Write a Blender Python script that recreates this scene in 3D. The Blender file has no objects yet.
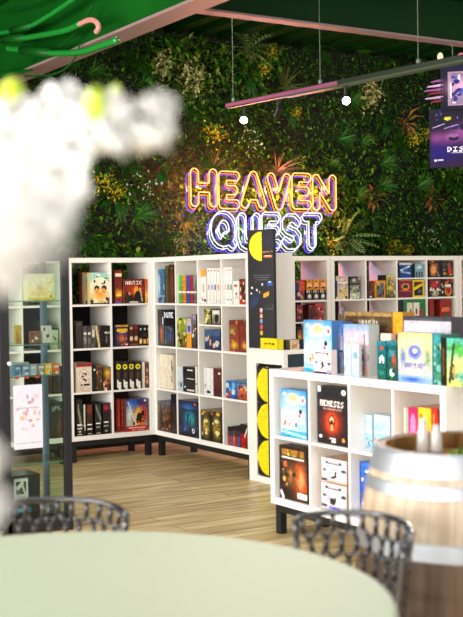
import bpy, math, random
import numpy as np
from mathutils import Vector, Matrix
random.seed(7); rng = np.random.default_rng(7)
SC = bpy.context.scene; COL = SC.collection
PI = math.pi
# ------------------------------------------------------------------ camera (solved from the shelving grid)
FPX, YAW, PITCH, ROLL = 1173.67, 0.55758, -0.024115, -0.01428
CAM = np.array([-4.5896, -8.5902, 1.4432])
fw = np.array([math.sin(YAW)*math.cos(PITCH), math.cos(YAW)*math.cos(PITCH), math.sin(PITCH)])
r0 = np.array([math.cos(YAW), -math.sin(YAW), 0]); u0_ = np.cross(r0, fw)
RR = r0*math.cos(ROLL)+u0_*math.sin(ROLL); UU = -r0*math.sin(ROLL)+u0_*math.cos(ROLL)
def ray(x, y): return fw+RR*(x-231.5)/FPX+UU*(308.5-y)/FPX
def at(x, y, ax, v):
    d = ray(x, y); k = 'xyz'.index(ax); return CAM+d*(v-CAM[k])/d[k]
def depth(x, y, Z): return CAM+ray(x, y)*Z
cd = bpy.data.cameras.new('camera'); cam = bpy.data.objects.new('camera', cd); COL.objects.link(cam)
M3 = Matrix(((RR[0], UU[0], -fw[0]), (RR[1], UU[1], -fw[1]), (RR[2], UU[2], -fw[2])))
cam.matrix_world = Matrix.Translation(Vector(CAM)) @ M3.to_4x4()
cd.sensor_fit = 'HORIZONTAL'; cd.sensor_width = 24.0; cd.lens = FPX/463*24.0
cd.clip_start = 0.05; cd.clip_end = 100
cd.dof.use_dof = True; cd.dof.focus_distance = 9.2; cd.dof.aperture_fstop = 3.0; cd.dof.aperture_blades = 0
SC.camera = cam
# ------------------------------------------------------------------ helpers
def lin(h):
    h = h.lstrip('#')
    if len(h) == 3: h = ''.join(c*2 for c in h)
    o = []
    for i in (0, 2, 4):
        c = int(h[i:i+2], 16)/255
        o.append(c/12.92 if c <= .04045 else ((c+.055)/1.055)**2.4)
    return tuple(o)
def mat(name, col, rough=.5, metal=0, emit=None, strength=0, noise=0, nscale=20, coat=0, trans=0, spec=None, alpha=None):
    m = bpy.data.materials.new(name); m.use_nodes = True
    nt = m.node_tree; b = nt.nodes['Principled BSDF']
    c = lin(col) if isinstance(col, str) else col
    b.inputs['Base Color'].default_value = (*c, 1)
    b.inputs['Roughness'].default_value = rough; b.inputs['Metallic'].default_value = metal
    b.inputs['Coat Weight'].default_value = coat; b.inputs['Transmission Weight'].default_value = trans
    if spec is not None: b.inputs['Specular IOR Level'].default_value = spec
    if emit:
        b.inputs['Emission Color'].default_value = (*lin(emit), 1); b.inputs['Emission Strength'].default_value = strength
    tc = nt.nodes.new('ShaderNodeTexCoord'); n = nt.nodes.new('ShaderNodeTexNoise'); n.inputs['Scale'].default_value = nscale
    nt.links.new(tc.outputs['Object'], n.inputs['Vector'])
    mp = nt.nodes.new('ShaderNodeMapRange'); mp.inputs['To Min'].default_value = 1-noise; mp.inputs['To Max'].default_value = 1+noise
    nt.links.new(n.outputs['Fac'], mp.inputs['Value'])
    mx = nt.nodes.new('ShaderNodeMix'); mx.data_type = 'RGBA'; mx.blend_type = 'MULTIPLY'; mx.inputs['Factor'].default_value = 1
    mx.inputs['A'].default_value = (*c, 1); nt.links.new(mp.outputs['Result'], mx.inputs['B'])
    nt.links.new(mx.outputs['Result'], b.inputs['Base Color'])
    return m
def attr_mat(name, rough=.5, coat=0, trans=0, sss=0, noise=.08, nscale=90, attr='Col'):
    m = bpy.data.materials.new(name); m.use_nodes = True
    nt = m.node_tree; b = nt.nodes['Principled BSDF']
    a = nt.nodes.new('ShaderNodeAttribute'); a.attribute_name = attr
    tc = nt.nodes.new('ShaderNodeTexCoord'); n = nt.nodes.new('ShaderNodeTexNoise'); n.inputs['Scale'].default_value = nscale
    nt.links.new(tc.outputs['Object'], n.inputs['Vector'])
    mp = nt.nodes.new('ShaderNodeMapRange'); mp.inputs['To Min'].default_value = 1-noise; mp.inputs['To Max'].default_value = 1+noise
    nt.links.new(n.outputs['Fac'], mp.inputs['Value'])
    mx = nt.nodes.new('ShaderNodeMix'); mx.data_type = 'RGBA'; mx.blend_type = 'MULTIPLY'; mx.inputs['Factor'].default_value = 1
    nt.links.new(a.outputs['Color'], mx.inputs['A']); nt.links.new(mp.outputs['Result'], mx.inputs['B'])
    nt.links.new(mx.outputs['Result'], b.inputs['Base Color'])
    b.inputs['Roughness'].default_value = rough; b.inputs['Coat Weight'].default_value = coat
    b.inputs['Coat Roughness'].default_value = .15
    return m
class MB:
    def __init__(s): s.v = []; s.f = []; s.c = []; s.m = []
    def face(s, pts, col=None, mi=0):
        n = len(s.v); s.v += [tuple(p) for p in pts]; s.f.append(tuple(range(n, n+len(pts)))); s.c.append(col); s.m.append(mi)
    def box(s, a, b, col=None, mi=0, skip=''):
        x0, y0, z0 = a; x1, y1, z1 = b; n = len(s.v)
        s.v += [(x0,y0,z0),(x1,y0,z0),(x1,y1,z0),(x0,y1,z0),(x0,y0,z1),(x1,y0,z1),(x1,y1,z1),(x0,y1,z1)]
        F = dict(b=(0,3,2,1), t=(4,5,6,7), f=(0,1,5,4), r=(1,2,6,5), k=(2,3,7,6), l=(3,0,4,7))
        for k, q in F.items():
            if k in skip: continue
            s.f.append(tuple(n+i for i in q)); s.c.append(col); s.m.append(mi)
    def tube(s, pts, rad, seg=8, col=None, mi=0, cap=True):
        pts = [Vector(p) for p in pts]; n0 = len(s.v); N = len(pts)
        rads = rad if isinstance(rad, (list, tuple)) else [rad]*N
        prev = None
        for i, p in enumerate(pts):
            t = (pts[min(i+1, N-1)]-pts[max(i-1, 0)]).normalized()
            if prev is None:
                up = Vector((0, 0, 1)) if abs(t.z) < .9 else Vector((1, 0, 0)); a = t.cross(up).normalized()
            else: a = (prev-t*prev.dot(t)).normalized()
            prev = a; b = t.cross(a)
            for k in range(seg):
                w = 2*PI*k/seg; s.v.append(tuple(p+(a*math.cos(w)+b*math.sin(w))*rads[i]))
        for i in range(N-1):
            for k in range(seg):
                k2 = (k+1) % seg
                s.f.append((n0+i*seg+k, n0+i*seg+k2, n0+(i+1)*seg+k2, n0+(i+1)*seg+k)); s.c.append(col); s.m.append(mi)
        if cap:
            s.f.append(tuple(n0+k for k in range(seg))[::-1]); s.c.append(col); s.m.append(mi)
            s.f.append(tuple(n0+(N-1)*seg+k for k in range(seg))); s.c.append(col); s.m.append(mi)
    def lathe(s, prof, seg=32, col=None, mi=0, c=(0, 0)):
        n0 = len(s.v)
        for r, z in prof:
            for k in range(seg):
                w = 2*PI*k/seg; s.v.append((c[0]+r*math.cos(w), c[1]+r*math.sin(w), z))
        for i in range(len(prof)-1):
            for k in range(seg):
                k2 = (k+1) % seg
                s.f.append((n0+i*seg+k, n0+i*seg+k2, n0+(i+1)*seg+k2, n0+(i+1)*seg+k)); s.c.append(col); s.m.append(mi)
    def build(s, name, mats, parent=None, loc=(0, 0, 0), rz=0, smooth=False, bevel=0, color=False):
        me = bpy.data.meshes.new(name); me.from_pydata(s.v, [], s.f); me.update()
        if not isinstance(mats, (list, tuple)): mats = [mats]
        for m in mats: me.materials.append(m)
        if len(mats) > 1: me.polygons.foreach_set('material_index', s.m)
        if color:
            at_ = me.attributes.new('Col', 'FLOAT_COLOR', 'FACE')
            arr = np.ones((len(s.f), 4), dtype=np.float32)
            for i, c in enumerate(s.c): arr[i, :3] = c if c is not None else (.5, .5, .5)
            at_.data.foreach_set('color', arr.ravel())
        if smooth: me.polygons.foreach_set('use_smooth', [True]*len(me.polygons))
        o = bpy.data.objects.new(name, me); COL.objects.link(o)
        o.location = loc; o.rotation_euler = (0, 0, rz)
        if parent: o.parent = parent
        if bevel:
            b = o.modifiers.new('bevel', 'BEVEL'); b.width = bevel; b.segments = 2; b.limit_method = 'ANGLE'
        return o
def tag(o, label, cat, group=None):
    o['label'] = label; o['category'] = cat
    if group: o['group'] = group
    return o
def thing(name, label, cat, loc=(0, 0, 0), rz=0, group=None):
    o = bpy.data.objects.new(name, None); COL.objects.link(o); o.location = loc; o.rotation_euler = (0, 0, rz)
    return tag(o, label, cat, group)
def struct(o): o['kind'] = 'structure'; return o
def bx(name, a, b, m, parent=None, bevel=0, **k):
    mb = MB(); mb.box(a, b); return mb.build(name, m, parent, bevel=bevel, **k)
# ------------------------------------------------------------------ materials
M_white = mat('white_melamine', 'ece8e3', .38, noise=.015)
M_blackm = mat('black_steel', '0b0b0d', .5, noise=.05)
M_card = attr_mat('printed_card', .32, coat=.25, noise=.05)
M_matte = attr_mat('matte_print', .9, noise=.03)
M_gloss = attr_mat('shrinkwrapped_card', .4, coat=.12, noise=.04)
M_leaf = attr_mat('leaf', .6, noise=.25, nscale=14); M_leaf.node_tree.nodes['Principled BSDF'].inputs['Specular IOR Level'].default_value = .22
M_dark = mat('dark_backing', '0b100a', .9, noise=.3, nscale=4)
# ------------------------------------------------------------------ cover painter
_F = {'A':'010101111101101','B':'110101110101110','C':'011100100100011','D':'110101101101110','E':'111100110100111','F':'111100110100100',
 'G':'011100101101011','H':'101101111101101','I':'111010010010111','J':'001001001101010','K':'101101110101101','L':'100100100100111',
 'M':'101111111101101','N':'111101101101101','O':'010101101101010','P':'110101110100100','Q':'010101101110011','R':'110101110101101',
 'S':'011100010001110','T':'111010010010010','U':'101101101101111','V':'101101101101010','W':'101101111111101','X':'101101010101101',
 'Y':'101101010010010','Z':'111001010100111',' ':'000000000000000','-':'000000111000000'}
def paint(spec, nx, nz, seed):
    """ops; y measured up from the bottom, unit coordinates"""
    R = np.random.default_rng(seed)
    X, Z = np.meshgrid((np.arange(nx)+.5)/nx, (np.arange(nz)+.5)/nz)
    A = np.zeros((nz, nx, 3)); A[:] = .5
    for op in spec.split(';'):
        p = op.split()
        if not p: continue
        k = p[0]
        if k == 'g':
            a, b = np.array(lin(p[1])), np.array(lin(p[2])); A = a*Z[..., None]+b*(1-Z[..., None])
        elif k == 'h':
            a, b = np.array(lin(p[1])), np.array(lin(p[2])); A = b*X[..., None]+a*(1-X[..., None])
        elif k == 'r':
            x0, y0, x1, y1 = map(float, p[1:5]); m = (X >= x0) & (X <= x1) & (Z >= y0) & (Z <= y1); A[m] = lin(p[5])
        elif k == 'e':
            x, y, a, b = map(float, p[1:5]); m = ((X-x)/a)**2+((Z-y)/b)**2 <= 1; A[m] = lin(p[5])
        elif k == 'q':   # soft spot
            x, y, a, b = map(float, p[1:5]); w = np.exp(-(((X-x)/a)**2+((Z-y)/b)**2)*1.4)[..., None]; A = A*(1-w)+np.array(lin(p[5]))*w
        elif k == 'd':   # diagonal stroke
            x0, y0, x1, y1, w = map(float, p[1:6]); dx, dy = x1-x0, y1-y0; L = dx*dx+dy*dy
            t = np.clip(((X-x0)*dx+(Z-y0)*dy)/L, 0, 1); m = (X-x0-t*dx)**2+(Z-y0-t*dy)**2 <= w*w; A[m] = lin(p[6])
        elif k == 'b':   # n random blobs within a box, colours follow
            n = int(p[1]); x0, y0, x1, y1, s = map(float, p[2:7]); cs = p[7:]
            for i in range(n):
                x, y = R.uniform(x0, x1), R.uniform(y0, y1); a, b = s*R.uniform(.4, 1.2), s*R.uniform(.4, 1.2)*nx/nz
                m = ((X-x)/a)**2+((Z-y)/b)**2 <= 1; m &= (X >= x0) & (X <= x1) & (Z >= y0) & (Z <= y1)
                A[m] = lin(cs[i % len(cs)])
        elif k == 's':   # equal vertical stripes (spines printed side by side)
            cs = p[1:]; idx = np.minimum((X*len(cs)).astype(int), len(cs)-1); pal = np.array([lin(c) for c in cs]); A = pal[idx]
        elif k == 't':   # text centred at x, base y, height h, total width w
            x, y, h, w = map(float, p[1:5]); c = lin(p[5]); tx = ' '.join(p[6:]).replace('_', ' ')
            n = len(tx)*4-1; x0 = x-w/2
            ix = np.floor((X-x0)/w*n).astype(int); iy = np.floor((Z-y)/h*5).astype(int)
            ok = (ix >= 0) & (ix < n) & (iy >= 0) & (iy < 5)
            for a, b in zip(*np.where(ok)):
                ci, cx = divmod(ix[a, b], 4)
                if cx < 3 and _F.get(tx[ci], _F['-'])[(4-iy[a, b])*3+cx] == '1': A[a, b] = c
        elif k == 'n':
            f = float(p[1]); A = A*(1+R.uniform(-f, f, (nz, nx, 1)))
    # printing texture: fine figure-like mottling, weaker on plain pale stock
    m3 = R.uniform(-1, 1, (nz//3+2, nx//3+2)); m3 = np.kron(m3, np.ones((3, 3)))[:nz, :nx]; m2 = np.kron(R.uniform(-1, 1, (nz//2+2, nx//2+2)), np.ones((2, 2)))[:nz, :nx]
    lum = A.mean(2); amp = np.where(lum > .8, .04, np.where(lum > .4, .13, .34))*MOTTLE
    A = A*(1+(amp*(m3*.6+m2*.4+.3*R.uniform(-1, 1, (nz, nx))))[..., None])
    return np.clip(A, 0, 1)**1.28
MOTTLE = 1.2
BOXES = []
def game(name, w, t, h, spec, side, loc, rz, label, cat, group=None, cell=.005, gloss=False, top=None):
    """one printed box: local x = width, y = depth going away from the viewer, z = height"""
    nx, nz = max(3, min(90, int(w/cell))), max(3, min(110, int(h/cell)))
    seed = abs(hash_(label)) % 99991
    A = paint(spec, nx, nz, seed)
    xs = np.linspace(0, w, nx+1); zs = np.linspace(0, h, nz+1)
    V = [(x, 0, z) for z in zs for x in xs]; F = []; C = []
    for j in range(nz):
        for i in range(nx):
            a = j*(nx+1)+i; F.append((a, a+1, a+nx+2, a+nx+1)); C.append(A[j, i])
    n = len(V); V += [(0, 0, 0), (w, 0, 0), (w, t, 0), (0, t, 0), (0, 0, h), (w, 0, h), (w, t, h), (0, t, h)]
    sc = lin(side); tc = lin(top or side)
    # lid seam drawn as a darker step around the side
    for q, c in (((0, 3, 2, 1), sc), ((4, 5, 6, 7), tc), ((1, 2, 6, 5), sc), ((2, 3, 7, 6), sc), ((3, 0, 4, 7), sc)):
        F.append(tuple(n+k for k in q)); C.append(np.array(c))
    me = bpy.data.meshes.new(name); me.from_pydata(V, [], F); me.update()
    a_ = me.attributes.new('Col', 'FLOAT_COLOR', 'FACE'); arr = np.ones((len(F), 4), np.float32); arr[:, :3] = np.array(C); a_.data.foreach_set('color', arr.ravel())
    me.materials.append(M_gloss if gloss else M_card)
    o = bpy.data.objects.new(name, me); COL.objects.link(o); o.location = loc; o.rotation_euler = (0, 0, rz)
    tag(o, label, cat, group); BOXES.append(o); return o
def hash_(s):
    h = 5381
    for c in s: h = (h*33+ord(c)) & 0xffffffff
    return h
# ------------------------------------------------------------------ cube shelving
L0 = .1726; P = .335; B = .039; D = .016; DEP = .39
class Unit:
    def __init__(s, origin, side, cols, rows, label, extra_half=(), base=True):
        """side False: front faces -y, u runs +x; side True: front faces -x, u runs -y"""
        s.o = origin; s.side = side; s.cols = cols; s.rows = rows; s.rz = -PI/2 if side else 0
        s.W = 2*B+cols*P+(cols-1)*D; s.H = 2*B+rows*P+(rows-1)*D; s.T = L0+s.H
        s.cell_u = [(B+i*(P+D), B+i*(P+D)+P) for i in range(cols)]
        s.floor = [s.T-B-P*(r+1)-D*r for r in range(rows)]
        root = thing('cube_shelf', label, 'shelf', (origin[0], origin[1], 0), s.rz)
        t, W, H = L0, s.W, s.H
        bx('side_panel', (0, 0, t+B), (B, DEP, t+H-B), M_white, root, .0015)
        bx('side_panel', (W-B, 0, t+B), (W, DEP, t+H-B), M_white, root, .0015)
        bx('top_panel', (0, 0, t+H-B), (W, DEP, t+H), M_white, root, .0015)
        bx('bottom_panel', (0, 0, t), (W, DEP, t+B), M_white, root, .0015)
        for i in range(1, cols):
            u = s.cell_u[i][0]; bx('divider', (u-D, .002, t+B), (u, DEP-.002, t+H-B), M_white, root)
        for r in range(rows-1):
            for i in range(cols):
                a, b = s.cell_u[i]; bx('shelf_board', (a, .004, s.floor[r]-D), (b, DEP-.004, s.floor[r]), M_white, root)
        for (i, r, hz) in extra_half:
            a, b = s.cell_u[i]; bx('shelf_insert', (a, .01, s.floor[r]+hz), (b, DEP-.01, s.floor[r]+hz+.012), M_white, root)
        f = MB(); f.box((.02, .02, t-.045), (W-.02, .055, t)); f.box((.02, DEP-.055, t-.045), (W-.02, DEP-.02, t))
        f.box((.02, .055, t-.045), (.055, DEP-.055, t)); f.box((W-.055, .055, t-.045), (W-.02, DEP-.055, t))
        f.build('base_frame', M_blackm, root, bevel=.002)
        for lx in (.02, W-.065):
            for ly in (.02, DEP-.065): bx('leg', (lx, ly, 0), (lx+.045, ly+.045, t-.045), M_blackm, root, .002)
        s.root = root; s.cur = {}
    def uz(s, px, py, d):
        if s.side:
            q = at(px, py, 'x', s.o[0]+d); return s.o[1]-q[1], q[2]
        q = at(px, py, 'y', s.o[1]+d); return q[0]-s.o[0], q[2]
    def world(s, u, d):
        return (s.o[0]+d, s.o[1]-u) if s.side else (s.o[0]+u, s.o[1]+d)
    def put(s, name, row, x0, x1, ytop, spec, side, label, cat='board game', ins=.008, t=.2, z=0, layer=0, group=None, gloss=False, cell=.005, h=None, top=None, clamp=True):
        u0, z0 = s.uz(x0, ytop, ins); u1, z1 = s.uz(x1, ytop, ins)
        if row is None: zb = s.T+.0005
        else: zb = s.floor[row]+.0005
        zb += z
        if row is not None and clamp:
            um = (u0+u1)/2; ci = min(range(s.cols), key=lambda i: abs(um-sum(s.cell_u[i])/2)); a, b = s.cell_u[ci]
            u0 = max(u0, a+.002); u1 = min(u1, b-.002); key = (ci, row, layer, round(z, 2))
            if key in s.cur and u0 < s.cur[key]+.001: u0 = s.cur[key]+.001
            s.cur[key] = u1
            if u1-u0 < .012: u1 = u0+.012; s.cur[key] = u1
        hh = h or ((z0+z1)/2-zb)
        if row is not None: hh = min(hh, P-.006-z)
        x, y = s.world(u0, ins)
        t = min(t, DEP-ins-.01) if row is not None else t
        return game(name, u1-u0, t, hh, spec, side, (x, y, zb), s.rz, label, cat, group, cell, gloss, top)
A_ = Unit((-.764, 0), False, 2, 4, 'white cube shelf two cells wide in the inner corner, filled with game boxes')
A0 = Unit((-.764-.768, 0), False, 2, 4, 'white cube shelf standing behind the glass display cabinet')
S_ = Unit((0, 0), True, 4, 4, 'long white cube shelf running from the corner to the black standing sign', extra_half=((2, 1, .18),))
R1 = Unit((1.06, -.485), False, 1, 4, 'narrow white cube shelf one cell wide right of the black standing sign', extra_half=((0, 1, .155),))
R2 = Unit((1.477, -.485), False, 4, 4, 'white cube shelf four cells wide along the plant wall behind the game island', extra_half=((2, 0, .165), (3, 0, .165)))
R3 = Unit((1.477+1.47, -.485), False, 1, 4, 'white cube shelf at the right edge, only its side board showing')
I_ = Unit((-.889, -3.049), True, 4, 2, 'low white island shelf two cells high on black legs, games on top')
WORLD, E_LEFT, E_FRONT, E_CEIL, E_WASH, EXPO = .5, 1080, 120, 44, 48, 0.27
# ------------------------------------------------------------------ games and books
# put(name, row, px_left, px_right, px_top, art, side colour, label)
SP = 'spines'
# -- inner corner shelf (A_) --
A_.put('game_box', 0, 90, 113, 272.5, 'g a8d8c8 f0e8c0;e .5 .45 .6 .4 f2ead2;b 9 0 .62 1 1 .09 5f9a86 fff 2b4560 cfe6d2 c9d8e8;e .22 .72 .05 .05 222;e .75 .7 .05 .05 222;q .5 .3 .5 .22 f0b020;e .34 .5 .13 .1 4a2a18;e .72 .5 .13 .1 3a2418;e .34 .42 .1 .09 e8a860;e .7 .42 .1 .09 e8a860;b 12 0 0 1 .22 .1 203060 c8502a e8c040 182848;r 0 0 1 .04 1b2340', 'd8c890', 'teal and yellow game box with two brown heads, frontmost of three copies', ins=.006, t=.06)
A_.put('game_box', 0, 85.3, 90.6, 272.5, 'g b04838 e8d8a0;r 0 .62 1 .93 78b8a8;b 4 0 .3 1 .9 .25 3f7a86 f0f0e0;q .5 .35 .7 .2 f0b020;r 0 0 1 .12 283050', 'c8b890', 'middle copy of the teal and yellow box, between the other two copies', ins=.1, t=.06, layer=1)
A_.put('game_box', 0, 81.8, 85.6, 272, 'g a03028 e8d8a0;r 0 .6 1 .88 58a090;b 4 0 .3 1 .9 .25 2f6a76 e0f0e0;q .5 .35 .7 .2 f0a020;r 0 0 1 .12 283050', '8a4030', 'rearmost copy of the teal and yellow game box, with a red upper edge', ins=.17, t=.06, layer=2)
A_.put('game_box', 0, 114.6, 122, 270, 'g 7a2420 8a3428;r .1 .8 .9 .9 f0c090;r .1 .84 .9 .87 fff0e0;q .5 .3 .5 .12 ffc030;r .15 .22 .85 .27 f8e060;r .1 .08 .9 .12 c04030;r .1 .0 .9 .05 5868a8', '5a1a18', 'tall dark red game box on edge left of the red adventure cover')
A_.put('game_box', 0, 123.2, 144, 279, 'g 7a2018 4a1a14;q .6 .5 .5 .3 d85a20;e .62 .5 .12 .2 f0b040;t .5 .76 .16 .8 f4e8dc ARNIC;e .28 .25 .14 .28 1c2418;e .3 .42 .07 .08 d88060;e .68 .22 .16 .3 1a2028;b 10 0 0 1 .3 .08 3a4a28 7a2818 281410;d .9 .1 .8 .6 .03 d8c8b0;r .3 .03 .7 .07 e8e0d0;r 0 0 .02 1 b07040', '401410', 'red square game box with white title letters and two adventurers on the cover')
A_.put('game_box', 0, 144.8, 150, 279, 'g c86030 e8a850;r 0 .82 1 1 d86a30;q .5 .3 .5 .2 f8e090;b 5 0 0 1 .5 .2 c07028 f0d080 704018', 'b06028', 'narrow orange game box on edge, right of the red adventure cover')
for i, (a, b, y, sp) in enumerate([(75.8, 82.4, 321.3, 'g 4a3a34 3a2c28;r .2 .85 .8 .9 6a5248'), (83, 86.8, 326, 'g 5a5658 70665e;r .1 .6 .9 .72 e8e0d8;r .2 .2 .8 .5 9a958e'),
        (87.2, 91, 326, 'g 4c4848 605852;r .1 .6 .9 .7 e0d8d0;r .2 .2 .8 .45 7b827a'), (91.4, 95, 325.5, 'g 9a928a 6a6258;r .1 .5 .9 .8 d8d0c8;r .2 .2 .8 .45 5a5248'),
        (95.3, 99.8, 325.5, 'g 7a6a5a 382c26;d .2 .9 .8 .1 .18 d8c8a0'), (100.4, 103.6, 325.5, 'g 181214 100c10;r .2 .3 .8 .4 40384a'),
        (104, 108, 325.5, 'g 241c1c 1a1414;r .1 .62 .9 .72 d8d4cc;r .4 .2 .7 .5 8a8078'), (108.3, 112.3, 325.5, 'g 2c2220 1c1514;r .1 .62 .9 .72 d0c8c0;r .3 .2 .6 .5 6a5a48')]):
    A_.put('book', 1, a, b, y, sp, '2a2220', ['tall plain brown book at the left end of the second row in the corner shelf', 'grey spine with a white crest, first after the tall brown book', 'grey spine with a white crest, second after the tall brown book', 'pale grey spine with broad white title, middle of the second row left cell', 'brown spine with a slanting cream stripe in the second row left cell', 'plain black spine right of the cream striped one', 'black spine with a white wing mark, left one of the last two in the cell', 'black spine with a white wing mark, right one of the last two in the cell'][i], 'book', group='dark volumes in the second row')
A_.put('game_box', 1, 115.6, 128.3, 325, 'g 3a3a60 28304c;r 0 .92 1 1 c8a030;r .1 .68 .9 .84 f0c020;r .25 .62 .8 .66 f0e8d0;q .5 .38 .35 .18 f08020;b 14 .05 .05 .95 .5 .1 4848a0 e07828 30386a d89040;r .8 .05 .92 .1 fff', '282848', 'dark blue game box with yellow title over an orange city scene')
for i, (a, b, sp) in enumerate([(129, 133.4, 'g 6a2c20 4c1c16;r 0 .78 1 .95 8a4030;e .5 .36 .35 .12 e8c8a8;e .5 .85 .2 .05 e8d0c0;r 0 .05 1 .12 a06038'), (133.8, 138, 'g 6a2c20 4c1c16;r 0 .78 1 .95 8a4030;e .5 .36 .35 .12 e8c8a8;r 0 .05 1 .12 a06038'),
        (138.6, 142.4, 'g 302420 20180f;e .5 .8 .2 .05 e8e0d8;r .1 .1 .9 .35 e0a048;e .5 .2 .3 .1 f0e0b8'), (142.7, 146.5, 'g 302420 20180f;e .5 .8 .2 .05 e8e0d8;r .1 .1 .9 .3 e8b860;r .1 .45 .9 .6 50402c'), (146.8, 150.6, 'g 282018 1c160f;e .5 .8 .2 .05 e8e0d8;r .1 .1 .9 .35 d88830;e .5 .2 .3 .1 f8e8c0')]):
    A_.put('book', 1, a, b, 325, sp, '241812', ['reddish brown spine with a pale oval, left of the matching pair', 'reddish brown spine with a pale oval, right of the matching pair', 'dark spine with gold foot, first of three left of the corner post', 'dark spine with gold foot, middle of three left of the corner post', 'dark spine with gold foot, last of three left of the corner post'][i], 'book', group='brown and gold volumes')
A_.put('game_box', 2, 76, 91.6, 363, 'g e8dccf d8cabb;r 0 .86 1 1 a03c34;r 0 .82 1 .88 e8c8b8;e .5 .5 .33 .3 c8b8a8;e .5 .5 .3 .27 e4d8ca;b 8 .35 .35 .65 .7 .07 5a2a24 402020 8a4a3c;e .34 .25 .07 .03 222;r .5 .22 .85 .28 2a2020', 'c8b8a8', 'white square game box with a red lid edge and a round drawing')
A_.put('book', 2, 92.8, 96, 366, 'g 1a2418 101810;e .5 .85 .3 .04 e8e8d8;b 4 0 .1 1 .7 .3 385028 203018', '101810', 'dark green spine right of the white box with the red edge', 'book')
A_.put('book', 2, 96.4, 102, 365.5, 'g 8a6038 4a3020;b 12 0 .1 1 .95 .25 c08850 6a4426 e0b080 3a281c', '3a2818', 'brown patterned spine between the dark green and the gold ones', 'book')
A_.put('game_box', 2, 103, 112.5, 367, 'g 7a5a30 3c2a1e;q .55 .75 .4 .2 f0d040;q .7 .5 .3 .2 d88030;b 12 0 0 1 .5 .2 a03828 e0c8b0 382018 d89848', '4a3420', 'golden brown game box at the right end of the third row left cell')
for i, (a, b) in enumerate([(115.6, 121.4), (122, 127.8), (128.4, 134.2), (134.8, 140.8)]):
    A_.put('game_box', 2, a, b, 361, 'g 3a3026 2a2018;r 0 0 1 .3 181414;e .5 .8 .42 .1 e8e040;e .5 .8 .22 .035 2a2a10;r .3 .4 .7 .6 6a4434;d .3 .22 .75 .08 .14 e8e4dc;e .7 .22 .2 .05 f4f0ea', '1c1814', ['brown box spine with a yellow emblem, first of four in a row', 'brown box spine with a yellow emblem, second of four in a row', 'brown box spine with a yellow emblem, third of four in a row', 'brown box spine with a yellow emblem, last of four in a row'][i], group='four spines with yellow emblems')
A_.put('book', 2, 142.4, 144.6, 362, 'g e8e0d8 d8d0c8', 'd0c8c0', 'thin white spine right of the four yellow emblem spines', 'book')
A_.put('game_box', 2, 145, 150.6, 362, 'g 6a3c2c 4c2c20;r 0 .88 1 1 6a5c28;q .5 .68 .3 .1 e0b0a8;q .5 .25 .4 .12 e0a8a0;b 6 0 .3 1 .6 .3 8a4a30 c88870', '8a7a68', 'brown box with pink portraits at the right end of the third row beside the corner')
for i, (a, b, y, sp) in enumerate([(76.3, 82.4, 399.5, 'g 2a2422 1a1616;d .3 .75 .7 .3 .12 9a9088;r .1 .28 .9 .32 e8e4e0;r .1 .19 .9 .23 e8e4e0;e .5 .12 .2 .03 c8c0b8;r .1 .03 .9 .06 d8d0c8'),
        (83, 85.6, 404.5, 'g 283828 182018;d .4 .95 .6 .4 .25 e0e8d8;r .1 .3 .9 .34 e8e4e0'),
        (86.4, 92.4, 404.5, 'g 5a3424 2a1c16;q .5 .85 .5 .15 a04c2c;b 6 .1 .4 .9 .8 .2 6a4430 3a241a;r .1 .32 .9 .37 f0ece8;r .1 .19 .9 .23 e8e4e0;r .2 .04 .8 .07 d8d0c8'),
        (95, 101, 404, 'g 3c4438 181c18;d .2 .9 .9 .5 .08 8a9080;r .1 .34 .9 .39 f0ece8;r .2 .22 .8 .27 b8b0a8;r .2 .04 .8 .07 d8d0c8'),
        (102.8, 108.8, 402.8, 'g 4a2c34 181418;q .5 .85 .5 .1 d03870;r .1 .36 .9 .4 f0ece8;r .1 .24 .9 .28 b8b0a8;r .3 .08 .7 .12 c8c0b8')]):
    A_.put('book', 3, a, b, y, sp, '161212', ['tallest black volume at the left end of the bottom row', 'thin green and white volume in the bottom row', 'black volume with a brown upper part in the bottom row', 'black volume with a grey green upper part in the bottom row', 'black volume with a pink mark at its head in the bottom row'][i], 'book', group='tall black volumes in the bottom row')
A_.put('game_box', 3, 109.6, 113, 409, 'g 5a544c 4a443c', '4a443c', 'plain grey box leaning at the right end of the bottom left cell')
A_.put('game_box', 3, 116.3, 120, 399, 'g 9a2820 a02018;r .4 .15 .9 1 b85040;r 0 0 1 .1 b01818', '8a1c18', 'red box edge, left of the blue and red battle cover', ins=.06)
A_.put('game_box', 3, 120.5, 123, 399, 'g 7a2018 8a1818;r .4 .15 .8 1 c87858;r 0 0 1 .1 b01818', '6a1814', 'second red box edge touching the blue and red battle cover', ins=.06)
A_.put('game_box', 3, 123.4, 147.2, 399, 'g 2858a0 c8b8a0;q .3 .8 .3 .3 3878c8;q .15 .5 .15 .3 e0e0d8;d .1 .9 .4 .3 .03 d8e0e8;q .75 .85 .3 .12 283060;q .55 .6 .25 .16 f0b828;q .85 .5 .2 .35 c83c20;e .45 .38 .1 .2 e8c8a0;e .62 .35 .15 .22 283820;e .78 .55 .07 .08 241c1c;b 10 .25 .18 1 .4 .08 284020 e07028 183018 e8b060;r 0 0 1 .17 b81818;r .1 .1 .9 .13 e8b8a8;r .25 .03 .45 .06 e8b8a8;r .55 .03 .85 .06 e8b8a8;e .9 .94 .05 .03 e8f0f8', '6a3830', 'large blue and red game box with a battle scene, bottom of the corner shelf')
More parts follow.
